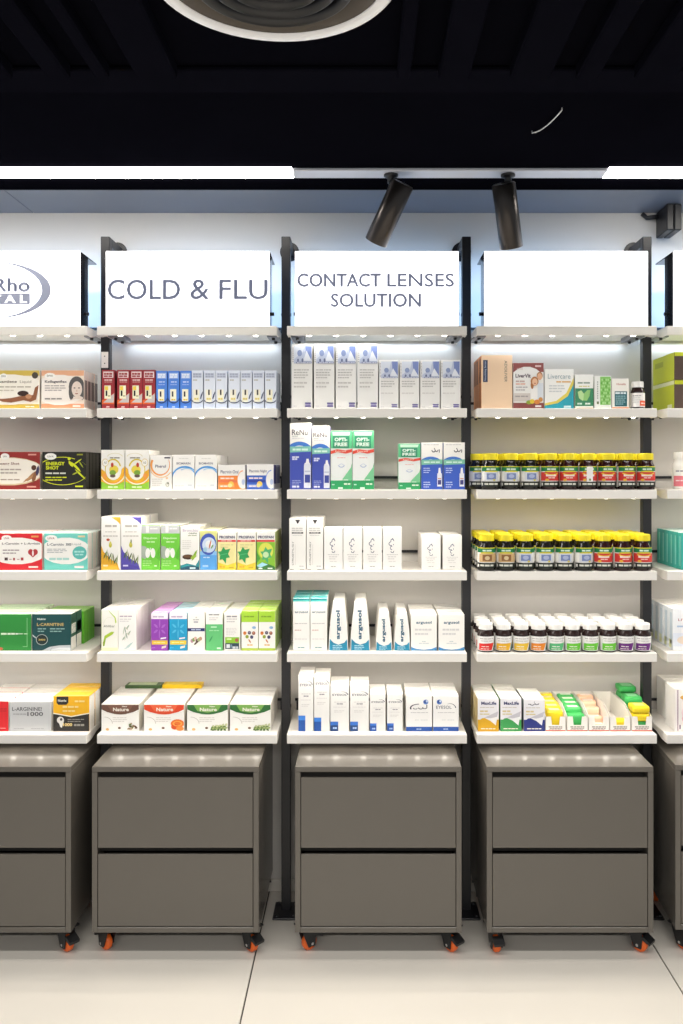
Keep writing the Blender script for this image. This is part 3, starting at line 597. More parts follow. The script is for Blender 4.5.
opti = [pg([(.55, 0), (1, 0), (1, .45), (.9, .3)], '#57b878'), rc(0, 0, 1, .15, '#2fa464'), pg([(0, .15), (.5, .15), (1, .4), (1, .15)], '#7fcc98'), el(.35, .4, .4, .2, '#f1f4f2'), rc(0, .7, 1, 1, '#5fc48a'), pg([(.08, .98), (.92, .98), (.88, .92), (.1, .92)], '#c9ecd4'),
        rc(.1, .71, .86, .91, '#2c8a66'), rc(.13, .725, .83, .895, '#35967000'[:7]), tx('OPTI-', .48, .852, .6, .062, '#e6f6ec', bold=.04), tx('FREE', .48, .768, .6, .062, '#e6f6ec', bold=.04),
        pg([(0, .60), (.3, .635), (.7, .61), (1, .635), (1, .69), (.7, .665), (.3, .685), (0, .655)], '#e0503c'), tx('Express', .46, .648, .5, .035, '#f6d8c8', bold=.01), ln(.3, .7, .54, .012, '#e8a8a0', 3), band(.5, .42, .16, .05, 190, 350, .3, '#b8c4dc'), band(.5, .40, .12, .04, 20, 160, .3, '#d0d8e6'), ln(.3, .85, .16, .012, '#f4f6f4', 3), ln(.06, .2, .08, .02, '#c4ecd4', 1), ln(.62, .94, .09, .03, '#e4f4e0', 2), ln(.35, .6, .02, .03, '#e8f8ee', 1)]
stand(2, [330.5, 352.4], 21.8, 430.8, .055, 2, 'tall green and white lens solution carton with red ribbon', '#eef2ee', '#58b47c', '#bfe6cc', opti, lm='narrow blue carton')
opt2 = [a for a in flat(opti)]
stand(2, [398.2], 22.4, 443.6, .055, 1, 'short green and white lens solution carton standing alone, with red ribbon', '#eef2ee', '#58b47c', '#dff2e4', opti)
stand(2, [421.1, 443.4], 21.6, 442.6, .055, 1, 'short white and blue lens solution carton with script', W, '#3d5cc0', W,
   [rc(0, 0, 1, .62, '#3f62c8'), band(.45, .5, .6, .2, 20, 165, .3, '#3f78cc'), pg([(0, .52), (.4, .53), (1, .54), (1, .64), (0, .63)], '#7fc4a8'), ln(.12, .9, .58, .03, '#d4efe4', 3), ln(.1, .85, .955, .015, LG, 5), band(.58, .84, .1, .05, 180, 350, .4, '#3c3c48'), band(.72, .85, .09, .05, 170, 360, .4, '#3c3c48'), el(.62, .87, .02, .015, '#3c3c48'), el(.85, .82, .02, .04, '#3c3c48'),
    para(.1, .46, .36, .45, 3, '#c4d0f0', 2), para(.1, .46, .05, .15, 3, '#c4d0f0', 3), rc(.75, .06, .97, .34, '#eef0f6'), pg([(.79, .34), (.93, .34), (.9, .46), (.82, .46)], '#f6f6f6'), rc(.78, .1, .94, .2, '#4a4a8c'), rc(.78, .22, .94, .24, '#d8947c')], lm='short green carton')
# ---- shelf 3
amino = lambda bg_, dk: [rc(0, 0, 1, 1, bg_), el(.5, .52, .585, .37, W), el(.16, .87, .14, .09, W), tx('LIVA', .16, .87, .16, .055, '#9a4a4c'), ln(.78, .97, .92, .05, '#e6d0a0', 1), ln(.7, .95, .08, .06, '#f2e6e2', 1)]
stand(3, [-24], 66.6, 533.5, .045, 4, 'red and white amino acid carton with a heart', '#d32430', '#f2ece6', '#efe6e2',
   [rc(0, 0, 1, 1, '#d32531'), el(.62, .52, .46, .37, W), el(.46, .87, .08, .085, W), tx('LIVA', .46, .87, .08, .05, '#9a4a4c'), tx('L-Carnitin + L-Arginin', .68, .715, .58, .075, '#544a4c', bold=.02), para(.4, .68, .46, .54, 2, '#a4989a', 4), el(.83, .49, .04, .08, '#b4383c'), el(.90, .49, .04, .08, '#b4383c'), pg([(.79, .46), (.94, .46), (.865, .34)], '#b4383c'), el(.865, .46, .014, .08, '#f6f0ec'), rc(.43, .26, .48, .34, '#4a3434'), rc(.56, .26, .59, .33, '#a05050'), rc(.68, .26, .72, .34, '#a83a3c'), rc(.50, .28, .54, .3, '#b48888'), rc(.62, .28, .66, .3, '#b48888'), ln(.84, .97, .92, .05, '#e0a05c', 1), ln(.8, .97, .08, .05, '#f6dcd8', 1)], jit=0)
stand(3, [43.8], 44.2, 533.5, .045, 4, 'teal and white amino acid liquid carton with round badge', '#6fc8bc', '#f0ece4', '#e4efe8',
   [amino('#70c9be', 0), tx('L-Carnitin', .26, .70, .38, .07, '#6a6f78', bold=.02), tx('3000', .565, .70, .13, .07, '#54585f', bold=.03), tx('Liquid', .75, .70, .2, .075, '#9aa4a4', bold=0), para(.07, .56, .48, .57, 3, '#a4a8ac', 4), el(.82, .47, .165, .18, '#5cb8b0'), ln(.7, .94, .5, .05, '#a8e0da', 3), ln(.72, .92, .42, .04, '#a8e0da', 2), ln(.12, .6, .3, .06, '#a8d4ce', 3)])
def tall(c1, c2, tag_): return [pg([(.5, 1), (1, 1), (1, .86), (.8, .93)], c1), pg([(0, .46), (.12, .34), (.5, .2), (.85, .12), (.95, 0), (0, 0)], c1), pg([(0, .12), (.4, .1), (.85, .06), (.9, 0), (0, 0)], c2), ln(.2, .85, .83, .04, '#b4b0a8', 2), ln(.2, .8, .72, .018, '#ccc8c2', 3), ln(.1, .88, .64, .018, '#b8b4ac', 5), el(.48, .47, .08, .05, '#c4c03c'), el(.48, .5, .05, .04, '#d8d05c'), el(.36, .57, .09, .025, '#c85c3c') if tag_ else el(.5, .54, .03, .04, '#6c8038'),
      [leaf(.2+.09*i, .28-.018*i+.03*(i % 2), .22, .05, 40+35*(i % 3), ['#4c6434', '#7c9048', '#5c5a2c'][i % 3]) for i in range(8)], ln(.1, .4, .08, .03, '#f2e2b8' if tag_ else '#d4d0f0', 1)]
stand(3, [101.1], 19.5, 517, .055, 4, 'tall white carton with golden corner and olive leaves', W, '#f2efe8', W, tall('#e0a82e', '#e8b83c', 1))
stand(3, [120.9], 20.6, 517, .055, 4, 'tall white carton with purple corner and olive leaves', W, '#f2efe8', W, tall('#5a50b0', '#4c429c', 0))
lung = [rc(0, .82, 1, .99, '#c4c6c8'), rc(.24, .84, .4, .99, '#ecebe8'), ln(.46, .9, .93, .03, '#e6e6e4', 2), rc(0, 0, 1, .82, '#74cc44'), pg([(0, .55), (.25, .52), (.42, .38), (.2, .24), (0, .28)], '#a8b4a8'), pg([(1, .55), (.7, .3), (1, .2)], '#5fb838'), tx('Dispulmon', .48, .71, .72, .06, '#dff2d0', bold=.02), ln(.28, .75, .63, .03, '#c4e8ac', 2),
        el(.34, .38, .13, .11, '#f2f4ee', .25), el(.62, .38, .13, .11, '#f2f4ee', -.25), rc(.46, .4, .5, .5, '#f2f4ee'), para(.08, .6, .1, .2, 3, '#b4e494', 3), ln(.7, .85, .09, .03, '#e4f6d8', 1)]
stand(3, [141.3, 160.9], 19, 525.5, .05, 4, 'green and grey carton with white lungs', '#74cc44', '#f0eee6', '#e8e8e2', lung, lm='purple cornered carton')
stand(3, [180.3], 19.2, 527, .05, 4, 'white carton with dark bowl of leaves and teal foot', W, '#f0eee6', W,
   [pg([(0, .1), (.35, .15), (.8, .1), (1, .24), (1, 0), (0, 0)], '#2f8c94'), pg([(0, .04), (.5, .1), (1, .06), (1, 0), (0, 0)], '#1d4c64'), tx('Bronchis', .52, .92, .8, .06, '#b8a8c0', bold=.01), tx('GRIPA', .66, .85, .45, .035, '#5c6c50', bold=.02), ln(.4, .9, .8, .015, '#8c9c6c', 2), para(.1, .6, .5, .68, 5, '#dcdad4', 4), el(.4, .3, .3, .06, '#4a3428'), el(.4, .32, .24, .035, '#6c4c34'), leaf(.75, .34, .4, .1, 40, '#8cb43c'), leaf(.7, .3, .36, .08, 10, '#a4c44c'), ln(.5, .85, .04, .04, '#d8ecf0', 1)])
stand(3, [199.9], 17.2, 531, .05, 4, 'yellow green carton with blue swirl and sky blue foot', '#d8d88c', '#eeeadc', '#eae8c8',
   [rc(0, 0, 1, .42, '#5ca4e4'), rc(0, .38, 1, .48, '#8cc0ec'), el(.5, .66, .48, .27, '#3f5cb4'), el(.53, .64, .4, .2, '#c9d8ec'), band(.5, .66, .5, .28, 40, 300, .25, '#4458b8', 20, .1), el(.52, .66, .2, .1, '#e8ecf0'), leaf(.6, .66, .3, .08, 60, '#c8704c'), leaf(.72, .6, .2, .06, 30, '#6c9c5c'), el(.3, .52, .12, .06, '#9cc4dc'), ln(.2, .6, .32, .03, '#c8e2fa', 2), ln(.15, .55, .1, .05, '#a8d0f4', 1)])
star = [(.0, .42), (.18, .43), (.3, .55), (.42, .47), (.68, .5), (.56, .36), (.66, .27), (.46, .25), (.44, .10), (.26, .22), (.1, .2), (.13, .33)]
pros = [rc(0, .8, 1, 1, W), rc(0, .74, .98, .79, '#d8382c'), ln(.18, .8, .765, .02, '#f6d0c8', 2), tx('PROSPAN', .5, .865, .84, .075, '#4a4866', bold=.04), rc(0, 0, 1, .735, '#f0e6a4'), pg([(0, .2), (.5, .12), (1, .2), (1, 0), (0, 0)], '#e8d040'), ln(.15, .85, .66, .02, '#d0c890', 3), ln(.15, .6, .6, .02, '#d0c890', 2), pg([(u, v+.06) for u, v in star], '#2f9c58'), ('q', [[(.05, .38), (.5, .42), (.5, .44), (.05, .395)]], '#5cbc7c'), ln(.1, .4, .08, .05, '#e0a83c', 2), ln(.6, .9, .06, .03, '#c8a83c', 1)]
stand(3, [217.6, 237.1], 18.9, 532, .05, 4, 'cream syrup carton with green ivy leaf and red stripe', W, '#f0ecd8', W, pros, lm='green one', rev=True)
stand(3, [256.4], 18.9, 532, .05, 4, 'green syrup carton with pale ivy leaf and red stripe', W, '#9cac4c', W,
   [rc(0, .8, 1, 1, W), rc(0, .74, .98, .79, '#d8382c'), tx('PROSPAN', .5, .865, .84, .075, '#4a4866', bold=.04), rc(0, 0, 1, .735, '#8cc43c'), el(.5, .5, .4, .22, '#dce05c'), pg([(0, .5), (.2, .3), (0, .16)], '#4c9c3c'), pg([(.2+u*.95, v+.06) for u, v in star], '#4fb070'), el(.5, .4, .16, .08, '#c8e4b0'), pg([(0, .1), (.3, .2), (.6, .16), (1, .08), (1, 0), (0, 0)], '#3f7c3c'), pg([(0, .1), (.3, .2), (.62, .14), (.2, .06)], '#a8dcec'), ln(.1, .35, .04, .03, '#f2f6ee', 1), ln(.6, .9, .04, .03, '#f2f6ee', 1)])
vert = [pg([(.36, .975), (.66, .975), (.51, .89)], '#3a3636'), ln(.15, .85, .81, .02, '#c4c0be', 3), ln(.15, .85, .77, .02, '#c4c0be', 3), rc(.16, .705, .84, .735, '#3c3838'), ln(.25, .75, .72, .012, '#e4e0de', 3), ln(.2, .8, .67, .01, LG, 4), tx('CYPIUSETYL-GLY', .22, .32, .46, .09, '#6c6664', 90, .01), ('q', [[(.34, .1+.02*i), (.38, .1+.02*i), (.38, .11+.02*i), (.34, .11+.02*i)] for i in range(20)], '#d0ccc8'), ln(.6, .9, .07, .02, LG, 2), ln(.05, .3, .004, .012, '#9a948c', 1), ln(.65, .95, .004, .012, '#9a948c', 1)]
stand(3, [289.1, 306.4], 16.9, 518.5, .06, 3, 'tall narrow white carton with black triangle and vertical lettering', W, '#e8e4dc', W, vert, lm='black post')
scr = [band(.5, .68, .1, .06, 0, 200, .35, '#5c6484', 8), band(.42, .62, .12, .05, 90, 300, .3, '#4c5474', 8), band(.46, .52, .08, .05, 60, 290, .35, '#4c5474', 8), band(.5, .44, .09, .04, 180, 380, .35, '#3c4464', 8), el(.52, .74, .025, .018, '#5c6484'), el(.56, .6, .02, .015, '#4c5474'), ln(.2, .82, .36, .012, '#c4c0be', 5), para(.26, .74, .26, .31, 2, '#d6d3d0', 3), ln(.3, .7, .2, .02, '#dedbd8', 2), ln(.36, .64, .08, .018, '#a8a4a2', 2)]
stand(3, [323.9, 343.2, 363, 382.8], 19, 527.7, .06, 1, 'white carton with dark upright script', '#f5f3ef', '#eae7e0', W, scr, lm='tall narrow pair')
stand(3, [421.4, 442.6], 19.4, 535.5, .06, 3, 'shorter white carton with grey upright script, in the pair', '#f5f3ef', '#eae7e0', W, scr, yf=2.758, lm='row of four')
# ---- shelf 4
stand(4, [-24], 55.6, 614.3, .05, 4, 'plain green carton with a white line of text', '#2f8a3c', '#e9e9dc', '#cfe4c4',
   [ln(.45, .72, .46, .05, '#d9ecd4', 3), ln(.73, .95, .46, .025, '#c4e0bf', 2), rc(.925, .1, .935, .9, '#8cc48c'), rc(.85, .1, .935, .115, '#8cc48c'), rc(.72, .44, .76, .48, '#e6f0e2'), el(.44, .05, .05, .04, '#c86848')], jit=0)
stand(4, [32], 39.2, 614.3, .05, 2, 'dark green and silver amino acid carton with round seal', '#17484a', '#d9d8d0', '#e4e6da',
   [pg([(.25, 0), (.45, .1), (.7, .14), (1, .15), (1, 0)], '#b9bfc4'), pg([(.45, .02), (.7, .08), (1, .08), (1, 0), (.4, 0)], '#d9dde0'), band(.1, .4, .5, .6, 200, 330, .1, '#9aa4a8', 16, .02), pg([(0, .45), (.1, .36), (.14, .3), (0, .4)], '#c4cccc'), tx('Nutrix', .24, .87, .22, .055, '#d8e0dc', bold=.03), tx('L-CARNITINE', .47, .72, .7, .085, '#c9b070', bold=.02), para(.14, .38, .53, .6, 2, '#8cb0ac', 2), para(.46, .88, .53, .6, 2, '#8cb0ac', 3), el(.25, .30, .155, .15, '#b0b8b4'), el(.25, .30, .14, .135, '#20302e'), tx('2000', .25, .30, .18, .05, '#c8b068', bold=.03)],
   sideart=[(.1, .04, .9, .36, '#eceae2'), (.0, .36, 1, 1, '#22503f'), (.1, .45, .9, .72, '#eceae2')])
stand(4, [45], 39, 611.5, .037, 3, 'bright green carton at the back of the amino acid shelf', '#58a82c', '#63b52f', '#9ccf70', None, yf=YF+.108)
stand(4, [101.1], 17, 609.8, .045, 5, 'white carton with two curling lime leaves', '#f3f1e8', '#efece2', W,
   [rc(0, .06, .04, .96, '#d8dcb8'), pg([(.4, 1), (.85, .82), (.92, .7), (.86, .66), (.8, .8), (.55, .92)], '#b4cc3c'), pg([(.1, .18), (.3, .3), (.7, .4), (.78, .46), (.6, .46), (.2, .36)], '#a8c438'), pg([(.1, .1), (.2, .12), (.28, .3), (.1, .2)], '#8cac2c'), band(.5, .62, .36, .2, 60, 200, .03, '#d8dcc0'), tx('Ahlibar', .48, .6, .68, .06, '#8a8c80', bold=.01), rc(0, 0, 1, .07, '#e8ecc0')])
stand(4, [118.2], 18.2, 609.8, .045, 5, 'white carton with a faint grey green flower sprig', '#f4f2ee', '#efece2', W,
   [ln(.08, .8, .84, .03, '#b8a8b8', 3), ln(.08, .75, .77, .02, '#ccc8c8', 3), ln(.08, .6, .72, .02, '#d4d0d0', 3), [leaf(.3+.08*(i % 5), .3+.035*i, .2, .05, 30+45*(i % 4), ['#a8b8a4', '#c4ccb8', '#8ca090', '#d8d4c4'][i % 4]) for i in range(9)], leaf(.6, .12, .5, .06, 20, '#b4ccc8'), leaf(.5, .07, .4, .04, 10, '#c4d4d4')])
def flow(c, dk, lt): return [rc(0, .84, 1, 1, '#efe9f0'), ln(.1, .8, .9, .04, '#b8a8c4', 2), rc(0, 0, 1, .81, c), [leaf(.5+.26*math.cos(a), .58+.15*math.sin(a), .28, .07, math.degrees(math.atan2(math.sin(a)*.15, math.cos(a)*.26)), lt) for a in [k*PI/3+.5 for k in range(6)]], rc(.04, .16, .97, .27, '#f0c83c'), ln(.14, .86, .215, .02, '#f8e8b0', 3), pg([(.55, .3), (.88, .32), (.9, .36), (.57, .34)], '#f0ecf4'), ln(.06, .25, .08, .025, lt, 2), pg([(.62, .05), (.88, .08), (.9, .14), (.64, .11)], '#e8dccc')]
stand(4, [151], 17.3, 613, .055, 4, 'purple carton with flower print and yellow band', '#9344b4', '#a878c0', '#d8a0dc', flow('#9443b3', '#6c2c8c', '#ad6cc8'))
stand(4, [169.2], 18, 613, .055, 4, 'turquoise blue carton with flower print and yellow band', '#1f9ccc', '#58b4d0', '#b8dce4', flow('#1f9dcd', '#10709c', '#58bce0'))
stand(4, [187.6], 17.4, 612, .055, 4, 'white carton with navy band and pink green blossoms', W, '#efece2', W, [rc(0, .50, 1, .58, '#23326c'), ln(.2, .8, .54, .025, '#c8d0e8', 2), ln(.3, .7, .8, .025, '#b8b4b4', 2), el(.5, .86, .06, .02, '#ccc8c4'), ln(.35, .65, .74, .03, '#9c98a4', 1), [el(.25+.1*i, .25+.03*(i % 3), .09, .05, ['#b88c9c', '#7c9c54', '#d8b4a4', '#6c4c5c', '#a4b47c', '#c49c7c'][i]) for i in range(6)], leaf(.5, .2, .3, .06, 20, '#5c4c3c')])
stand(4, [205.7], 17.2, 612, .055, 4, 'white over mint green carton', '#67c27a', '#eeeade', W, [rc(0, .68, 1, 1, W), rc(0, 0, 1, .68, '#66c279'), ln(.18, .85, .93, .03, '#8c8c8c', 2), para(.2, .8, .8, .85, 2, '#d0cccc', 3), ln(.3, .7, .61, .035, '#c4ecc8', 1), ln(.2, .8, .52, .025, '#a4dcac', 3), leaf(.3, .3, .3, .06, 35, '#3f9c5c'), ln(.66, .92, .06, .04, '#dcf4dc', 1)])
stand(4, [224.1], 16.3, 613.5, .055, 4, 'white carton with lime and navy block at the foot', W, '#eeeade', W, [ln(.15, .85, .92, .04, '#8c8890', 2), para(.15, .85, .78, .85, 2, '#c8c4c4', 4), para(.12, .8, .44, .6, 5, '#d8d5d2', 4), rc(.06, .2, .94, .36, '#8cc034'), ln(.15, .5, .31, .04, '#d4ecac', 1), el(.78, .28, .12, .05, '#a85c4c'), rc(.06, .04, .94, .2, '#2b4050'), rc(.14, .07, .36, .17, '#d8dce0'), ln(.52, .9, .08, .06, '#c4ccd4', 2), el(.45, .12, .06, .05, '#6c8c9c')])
lim = [rc(0, .72, 1, 1, '#a8d43c'), rc(0, .0, 1, .06, '#b4cc4c'), ln(.15, .8, .86, .035, '#7ca42c', 3), el(.76, .58, .12, .035, '#8cb4dc'), [el(x, y, .1, .045, c) for x, y, c in ((.2, .44, '#e08c3c'), (.48, .45, '#5c5060'), (.74, .44, '#94483c'), (.34, .35, '#98a83c'), (.62, .34, '#48486c'))], [el(x, y, .045, .02, c) for x, y, c in ((.2, .45, '#c45c3c'), (.48, .46, '#9088a0'), (.74, .45, '#d8a07c'))], leaf(.5, .24, .2, .05, -30, '#c8783c'), ln(.35, .7, .14, .03, '#e0b45c', 2)]
stand(4, [241.3, 258.5], 16.9, 611, .055, 4, 'white carton with lime green top and small fruit dots', W, '#a9cc5c', '#b7dc58', lim, lm='black post', rev=True)
teal = '#1f8f98'
argt = [rc(0, .965, 1, 1, '#1d8a90'), rc(0, .94, 1, .966, '#5cc4c0'), tx('argusol', .5, .735, .78, .055, '#4a6a7c', bold=.02), ln(.1, .88, .52, .015, '#c4c0c0', 4), ln(.1, .5, .39, .02, '#d4b8b0', 3), ln(.1, .85, .22, .012, '#d0cccc', 4), ln(.28, .72, .055, .02, '#7ca4a8', 2)]
stand(4, [292.9, 310.2], 17, 598.4, .06, 3, 'tall white carton with metallic teal top flap', W, '#e9e6df', '#2f9c9c', argt, lm='black post')
tap = [(0, 0), (1, 0), (.985, .3), (.92, .62), (.83, .93), (.78, 1), (.24, 1), (.19, .93), (.09, .62), (.015, .3)]
def argv(sz): return [pg([(0.02, 0), (.98, 0), (.95, .23), (.8, .16), (.5, .12), (.25, .16), (.05, .24)], '#2089ac'), tx('argusol', .5, .53, .60, .27, '#2a5c78', 90, .04), para(.2, .75, .03, .10, 3, '#b4dce8', 3), ('q', [[(.66, .35+.025*i), (.69, .35+.025*i), (.69, .362+.025*i), (.66, .362+.025*i)] for i in range(14)], '#cfd4d8')]
stand(4, [328.6, 350.4], 19.6, 602, .05, 4, 'tall tapered white carton with blue foot and upright lettering', W, '#e9e6df', W, argv(1), prof=tap, lm='teal topped pair')
stand(4, [375.7, 393.9], 16.4, 612.8, .05, 4, 'small tapered white carton with blue foot and upright lettering', W, '#e9e6df', W, argv(0), prof=tap, lm='tall tapered pair')
stand(4, [410.8, 438.4], 26.2, 614.5, .05, 4, 'wide white carton with blue curve along its foot', W, '#e9e6df', W,
   [pg([(0, .1), (.2, .045), (.5, .02), (.8, .045), (1, .1), (1, 0), (0, 0)], '#3f8cc4'), tx('argusol', .5, .77, .60, .10, '#34607a', bold=.03), para(.15, .85, .46, .58, 2, '#d4d2d2', 5), ln(.42, .58, .25, .02, '#b8c4c8', 2), ln(.3, .72, .2, .02, '#c4ccd0', 3)], lm='small tapered pair')
# ---- shelf 5
stand(5, [-24], 32.6, 701.5, .055, 4, 'plain bright red carton beside the grey one', '#dc2a30', W, '#f2efea', [ln(.75, .97, .75, .025, '#a82028', 2), ln(.75, .97, .68, .02, '#a82028', 2), ln(.75, .95, .1, .02, '#f0b0a8', 1)], jit=0)
stand(5, [9.2], 42.2, 702, .055, 4, 'pale grey amino acid carton with dark digits', '#c4c5c6', W, '#f2f0ec', [tx('L-ARGININE!', .42, .76, .72, .13, '#5c5c60', bold=.02), ln(.08, .42, .585, .025, '#8c8c90', 4), tx('1000', .62, .59, .38, .14, '#55555a', bold=.02), ln(.1, .36, .09, .02, '#9c9ca0', 3), ln(.52, .84, .09, .02, '#9c9ca0', 4)])
ylw = [rc(0, .52, 1, 1, '#f0b420'), pg([(0, 0), (1, 0), (1, .52), (.5, .42), (0, .52)], '#2e2b28'), pg([(0, .5), (.5, .405), (1, .5), (1, .53), (.5, .435), (0, .53)], '#f8f0d8'), pg([(.09, 1), (.42, 1), (.42, .82), (.36, .76), (.14, .76), (.09, .82)], '#2c2a2a'), tx('Nutrix', .25, .88, .24, .07, '#e4e0d8', bold=.03), ln(.6, .9, .86, .05, '#f8dc90', 2), para(.26, .74, .58, .7, 2, '#f4d890', 3), el(.2, .32, .1, .1, '#e4e0da'), pg([(.12, .34), (.3, .3), (.24, .1), (.2, .12)], '#e4e0da'), el(.22, .34, .035, .04, '#4c4844'), tx('1000', .40, .19, .26, .09, '#f4d890', bold=.04), para(.4, .9, .28, .34, 2, '#98948c', 4), ln(.58, .88, .18, .06, '#98948c', 3)]
stand(5, [53], 36.6, 696.4, .055, 4, 'yellow and black amino acid carton', '#f0b420', '#f2efe8', '#f3c53c', ylw, skip=((53, 3),))
stand(5, [72], 24, 690, .05, 1, 'yellow carton with black flash standing at the back', '#efb31f', '#efb31f', '#f3c53c', [rc(.08, .8, .7, .96, '#2a2622')], yf=YF+.178)
def herb(c, dk): return [pg([(0, .97), (1, .97), (1, .8), (.85, .7), (.65, .63), (.5, .61), (.35, .63), (.15, .7), (0, .8)], c), pg([(.15, .97), (.85, .97), (.75, .74), (.5, .68), (.25, .74)], dk), band(.5, 1.1, .75, .5, 215, 325, .03, '#e8e4dc', 14), tx('Nature', .52, .80, .42, .13, '#f2ecdf', bold=.03), tx('New', .62, .91, .14, .05, '#f2ecdf', bold=.03),
      para(.3, .72, .36, .5, 3, '#d8d4ce', 4), band(.08, .28, .22, .25, 0, 90, .06, '#b8b4ac', 8), el(.16, .07, .045, .045, '#e0b070'), el(.48, .12, .04, .04, '#6c4c3c')]
herbs = [('brown', '#6a4a3c', '#7c5848', [leaf(.82+.14*math.sin(i*2.4)*((i % 7)/7), .17+.13*math.cos(i*2.4)*((i % 7)/7), .09, .05, i*47, ['#8c6c4c', '#5c4434', '#6c7c4c', '#b49c7c'][(i*7) % 4]) for i in range(28)]),
         ('orange red', '#dc4420', '#e8643c', [el(.84, .28, .17, .16, '#e0702c'), el(.78, .16, .1, .1, '#d04c1c'), el(.9, .1, .1, .08, '#e8843c'), band(.84, .28, .12, .1, 0, 360, .3, '#f0a04c')]),
         ('green', '#2f6c34', '#7cae54', [leaf(.62+.038*(i % 10), .07+.036*((i*5) % 4)*(1+.07*(i % 10)), .12, .06, 25+50*(i % 3), ['#4c6c34', '#98a868', '#6c8444', '#c4c89c'][i % 4]) for i in range(24)])]
for x, k, t in ((101.1, 0, 'brown banded herbal tea carton with dried leaves'), (143.6, 1, 'orange red banded herbal tea carton with fruit slices')):
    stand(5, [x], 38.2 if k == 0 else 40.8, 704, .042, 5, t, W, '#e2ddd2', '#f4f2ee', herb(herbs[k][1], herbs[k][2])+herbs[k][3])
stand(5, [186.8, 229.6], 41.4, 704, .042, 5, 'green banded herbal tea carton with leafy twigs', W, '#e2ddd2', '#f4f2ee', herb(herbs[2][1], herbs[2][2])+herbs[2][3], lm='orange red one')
eye = lambda v, w_: [tx('EYESOL', .5, v, w_, .045, '#666672', bold=.02), band(.66, v, .3, .07, 0, 110, .25, '#666672', 8, .05), ln(.2, .85, v-.16, .012, '#c8c4c4', 4), ln(.35, .7, v-.2, .02, '#8c8890', 2), ln(.15, .85, v-.27, .01, '#d0cccc', 5), para(.2, .8, v-.38, v-.35, 2, '#d8d5d2', 3)]
def corner(hh, lt): return [rc(0, 0, .46, hh, '#2557a8'), rc(0, hh*(1-lt), .46, hh, '#3f86e0')]
stand(5, [298.3], 15.2, 675.5, .06, 2, 'tall thin white carton with blue corner block, tallest of its shelf', '#efede9', '#e6e2da', W, [eye(.83, .8), corner(.28, .3)])
stand(5, [314], 15.7, 677, .06, 2, 'tall thin white carton with blue corner block, next to the tallest', '#efede9', '#e6e2da', W, [eye(.88, .8), corner(.25, .3)])
stand(5, [330.2, 350], 19, 685.7, .06, 2, 'medium white carton with navy and blue corner block', '#efede9', '#e6e2da', W, [eye(.8, .78), rc(0, 0, .42, .21, '#23467e'), rc(0, .13, .42, .21, '#3c74cc'), ln(.14, .36, .07, .04, '#a8c0e8', 2)], lm='tall thin pair')
stand(5, [369.8, 387], 15.8, 693.8, .06, 2, 'small thin white carton with blue corner block', '#efede9', '#e6e2da', W, [eye(.78, .8), rc(0, 0, .42, .21, '#23509e'), rc(0, .15, .42, .21, '#3c74cc'), ln(.14, .36, .07, .04, '#a8c0e8', 2)], lm='medium pair')
wid = lambda a, bx_: [rc(0, 0, 1, .125, '#2453a4'), ln(.4, .6, .06, .03, '#b8cce8', 2), el(bx_, .83, .1, .07, '#5c80c4'), el(bx_-.02, .84, .06, .04, '#2c4c94'), el(bx_+.04, .85, .04, .03, '#c4d4ec'), a, ln(.18, .86, .53, .014, '#b8b4b8', 5), ln(.34, .5, .32, .02, '#d0d4d4', 2), ln(.56, .84, .32, .02, '#d0d4d4', 3)]
stand(5, [405.8], 26.5, 696, .055, 3, 'wide white carton with blue foot and dark curved script', '#f2f0ed', '#e6e2da', W, wid([band(.5, .66, .36, .12, 90, 200, .16, '#3c3c4c', 10), band(.36, .66, .1, .04, 180, 340, .4, '#3c3c4c', 8), band(.56, .67, .1, .05, 180, 350, .4, '#3c3c4c', 8), band(.72, .68, .1, .05, 180, 360, .4, '#3c3c4c', 8), el(.8, .72, .02, .04, '#3c3c4c')], .76))
stand(5, [432.9], 26, 696, .055, 3, 'wide white carton with blue foot and grey capital lettering', '#f2f0ed', '#e6e2da', W, wid([tx('EYESOL', .42, .68, .6, .09, '#5c5c6c', bold=.005), band(.66, .66, .24, .13, 0, 115, .16, '#4c4c5c', 10, .05)], .24))
def sach(c, name): return [rc(0, .0, 1, .36, c), rc(0, .36, 1, 1, '#e8e6ea'), pg([(0, .3), (.2, .4), (.45, .42), (.75, .34), (.98, .14), (1, 0), (0, 0)], c), pg([(.3, .42), (.98, .62), (.86, .18), (.6, .32)], '#f1eff0'), pg([(.3, .42), (.98, .62), (.92, .45), (.6, .40)], '#c8c4cc'), name, ln(.1, .8, .74, .02, '#c4bcae', 4), ln(.1, .5, .62, .05, '#d8c490', 2), ln(.1, .6, .53, .04, '#d8ca9c', 2), ln(.15, .85, .08, .03, '#f0ead8', 4)]
for x, c, nm, lab, sd in ((477.6, '#d8a51e', tx('MaxLife', .52, .87, .72, .1, '#3a3e6c', bold=.04), 'white and yellow sachet carton with curled page print', '#d9c07c'), (500.2, '#3f9c54', tx('MaxLife', .52, .87, .72, .1, '#3a3e6c', bold=.04), 'white and green sachet carton with curled page print', '#3a8a4a'),
                         (523.6, '#28347c', None, 'white and navy sachet carton with dark script', '#8a8a98')):
    nm = nm or [band(.4, .86, .12, .05, 180, 350, .4, '#2c2c44', 8), band(.62, .88, .12, .05, 180, 350, .4, '#2c2c44', 8), rc(.2, .84, .3, .86, '#2c2c44'), el(.5, .92, .02, .015, '#2c2c44')]
    nn = 4 if c != '#28347c' else 3
    stand(5, [x], 21.4, 699 if nn == 4 else 699.5, .045, nn, lab, '#eceaea', sd, '#eceae4', sach(c, nm))

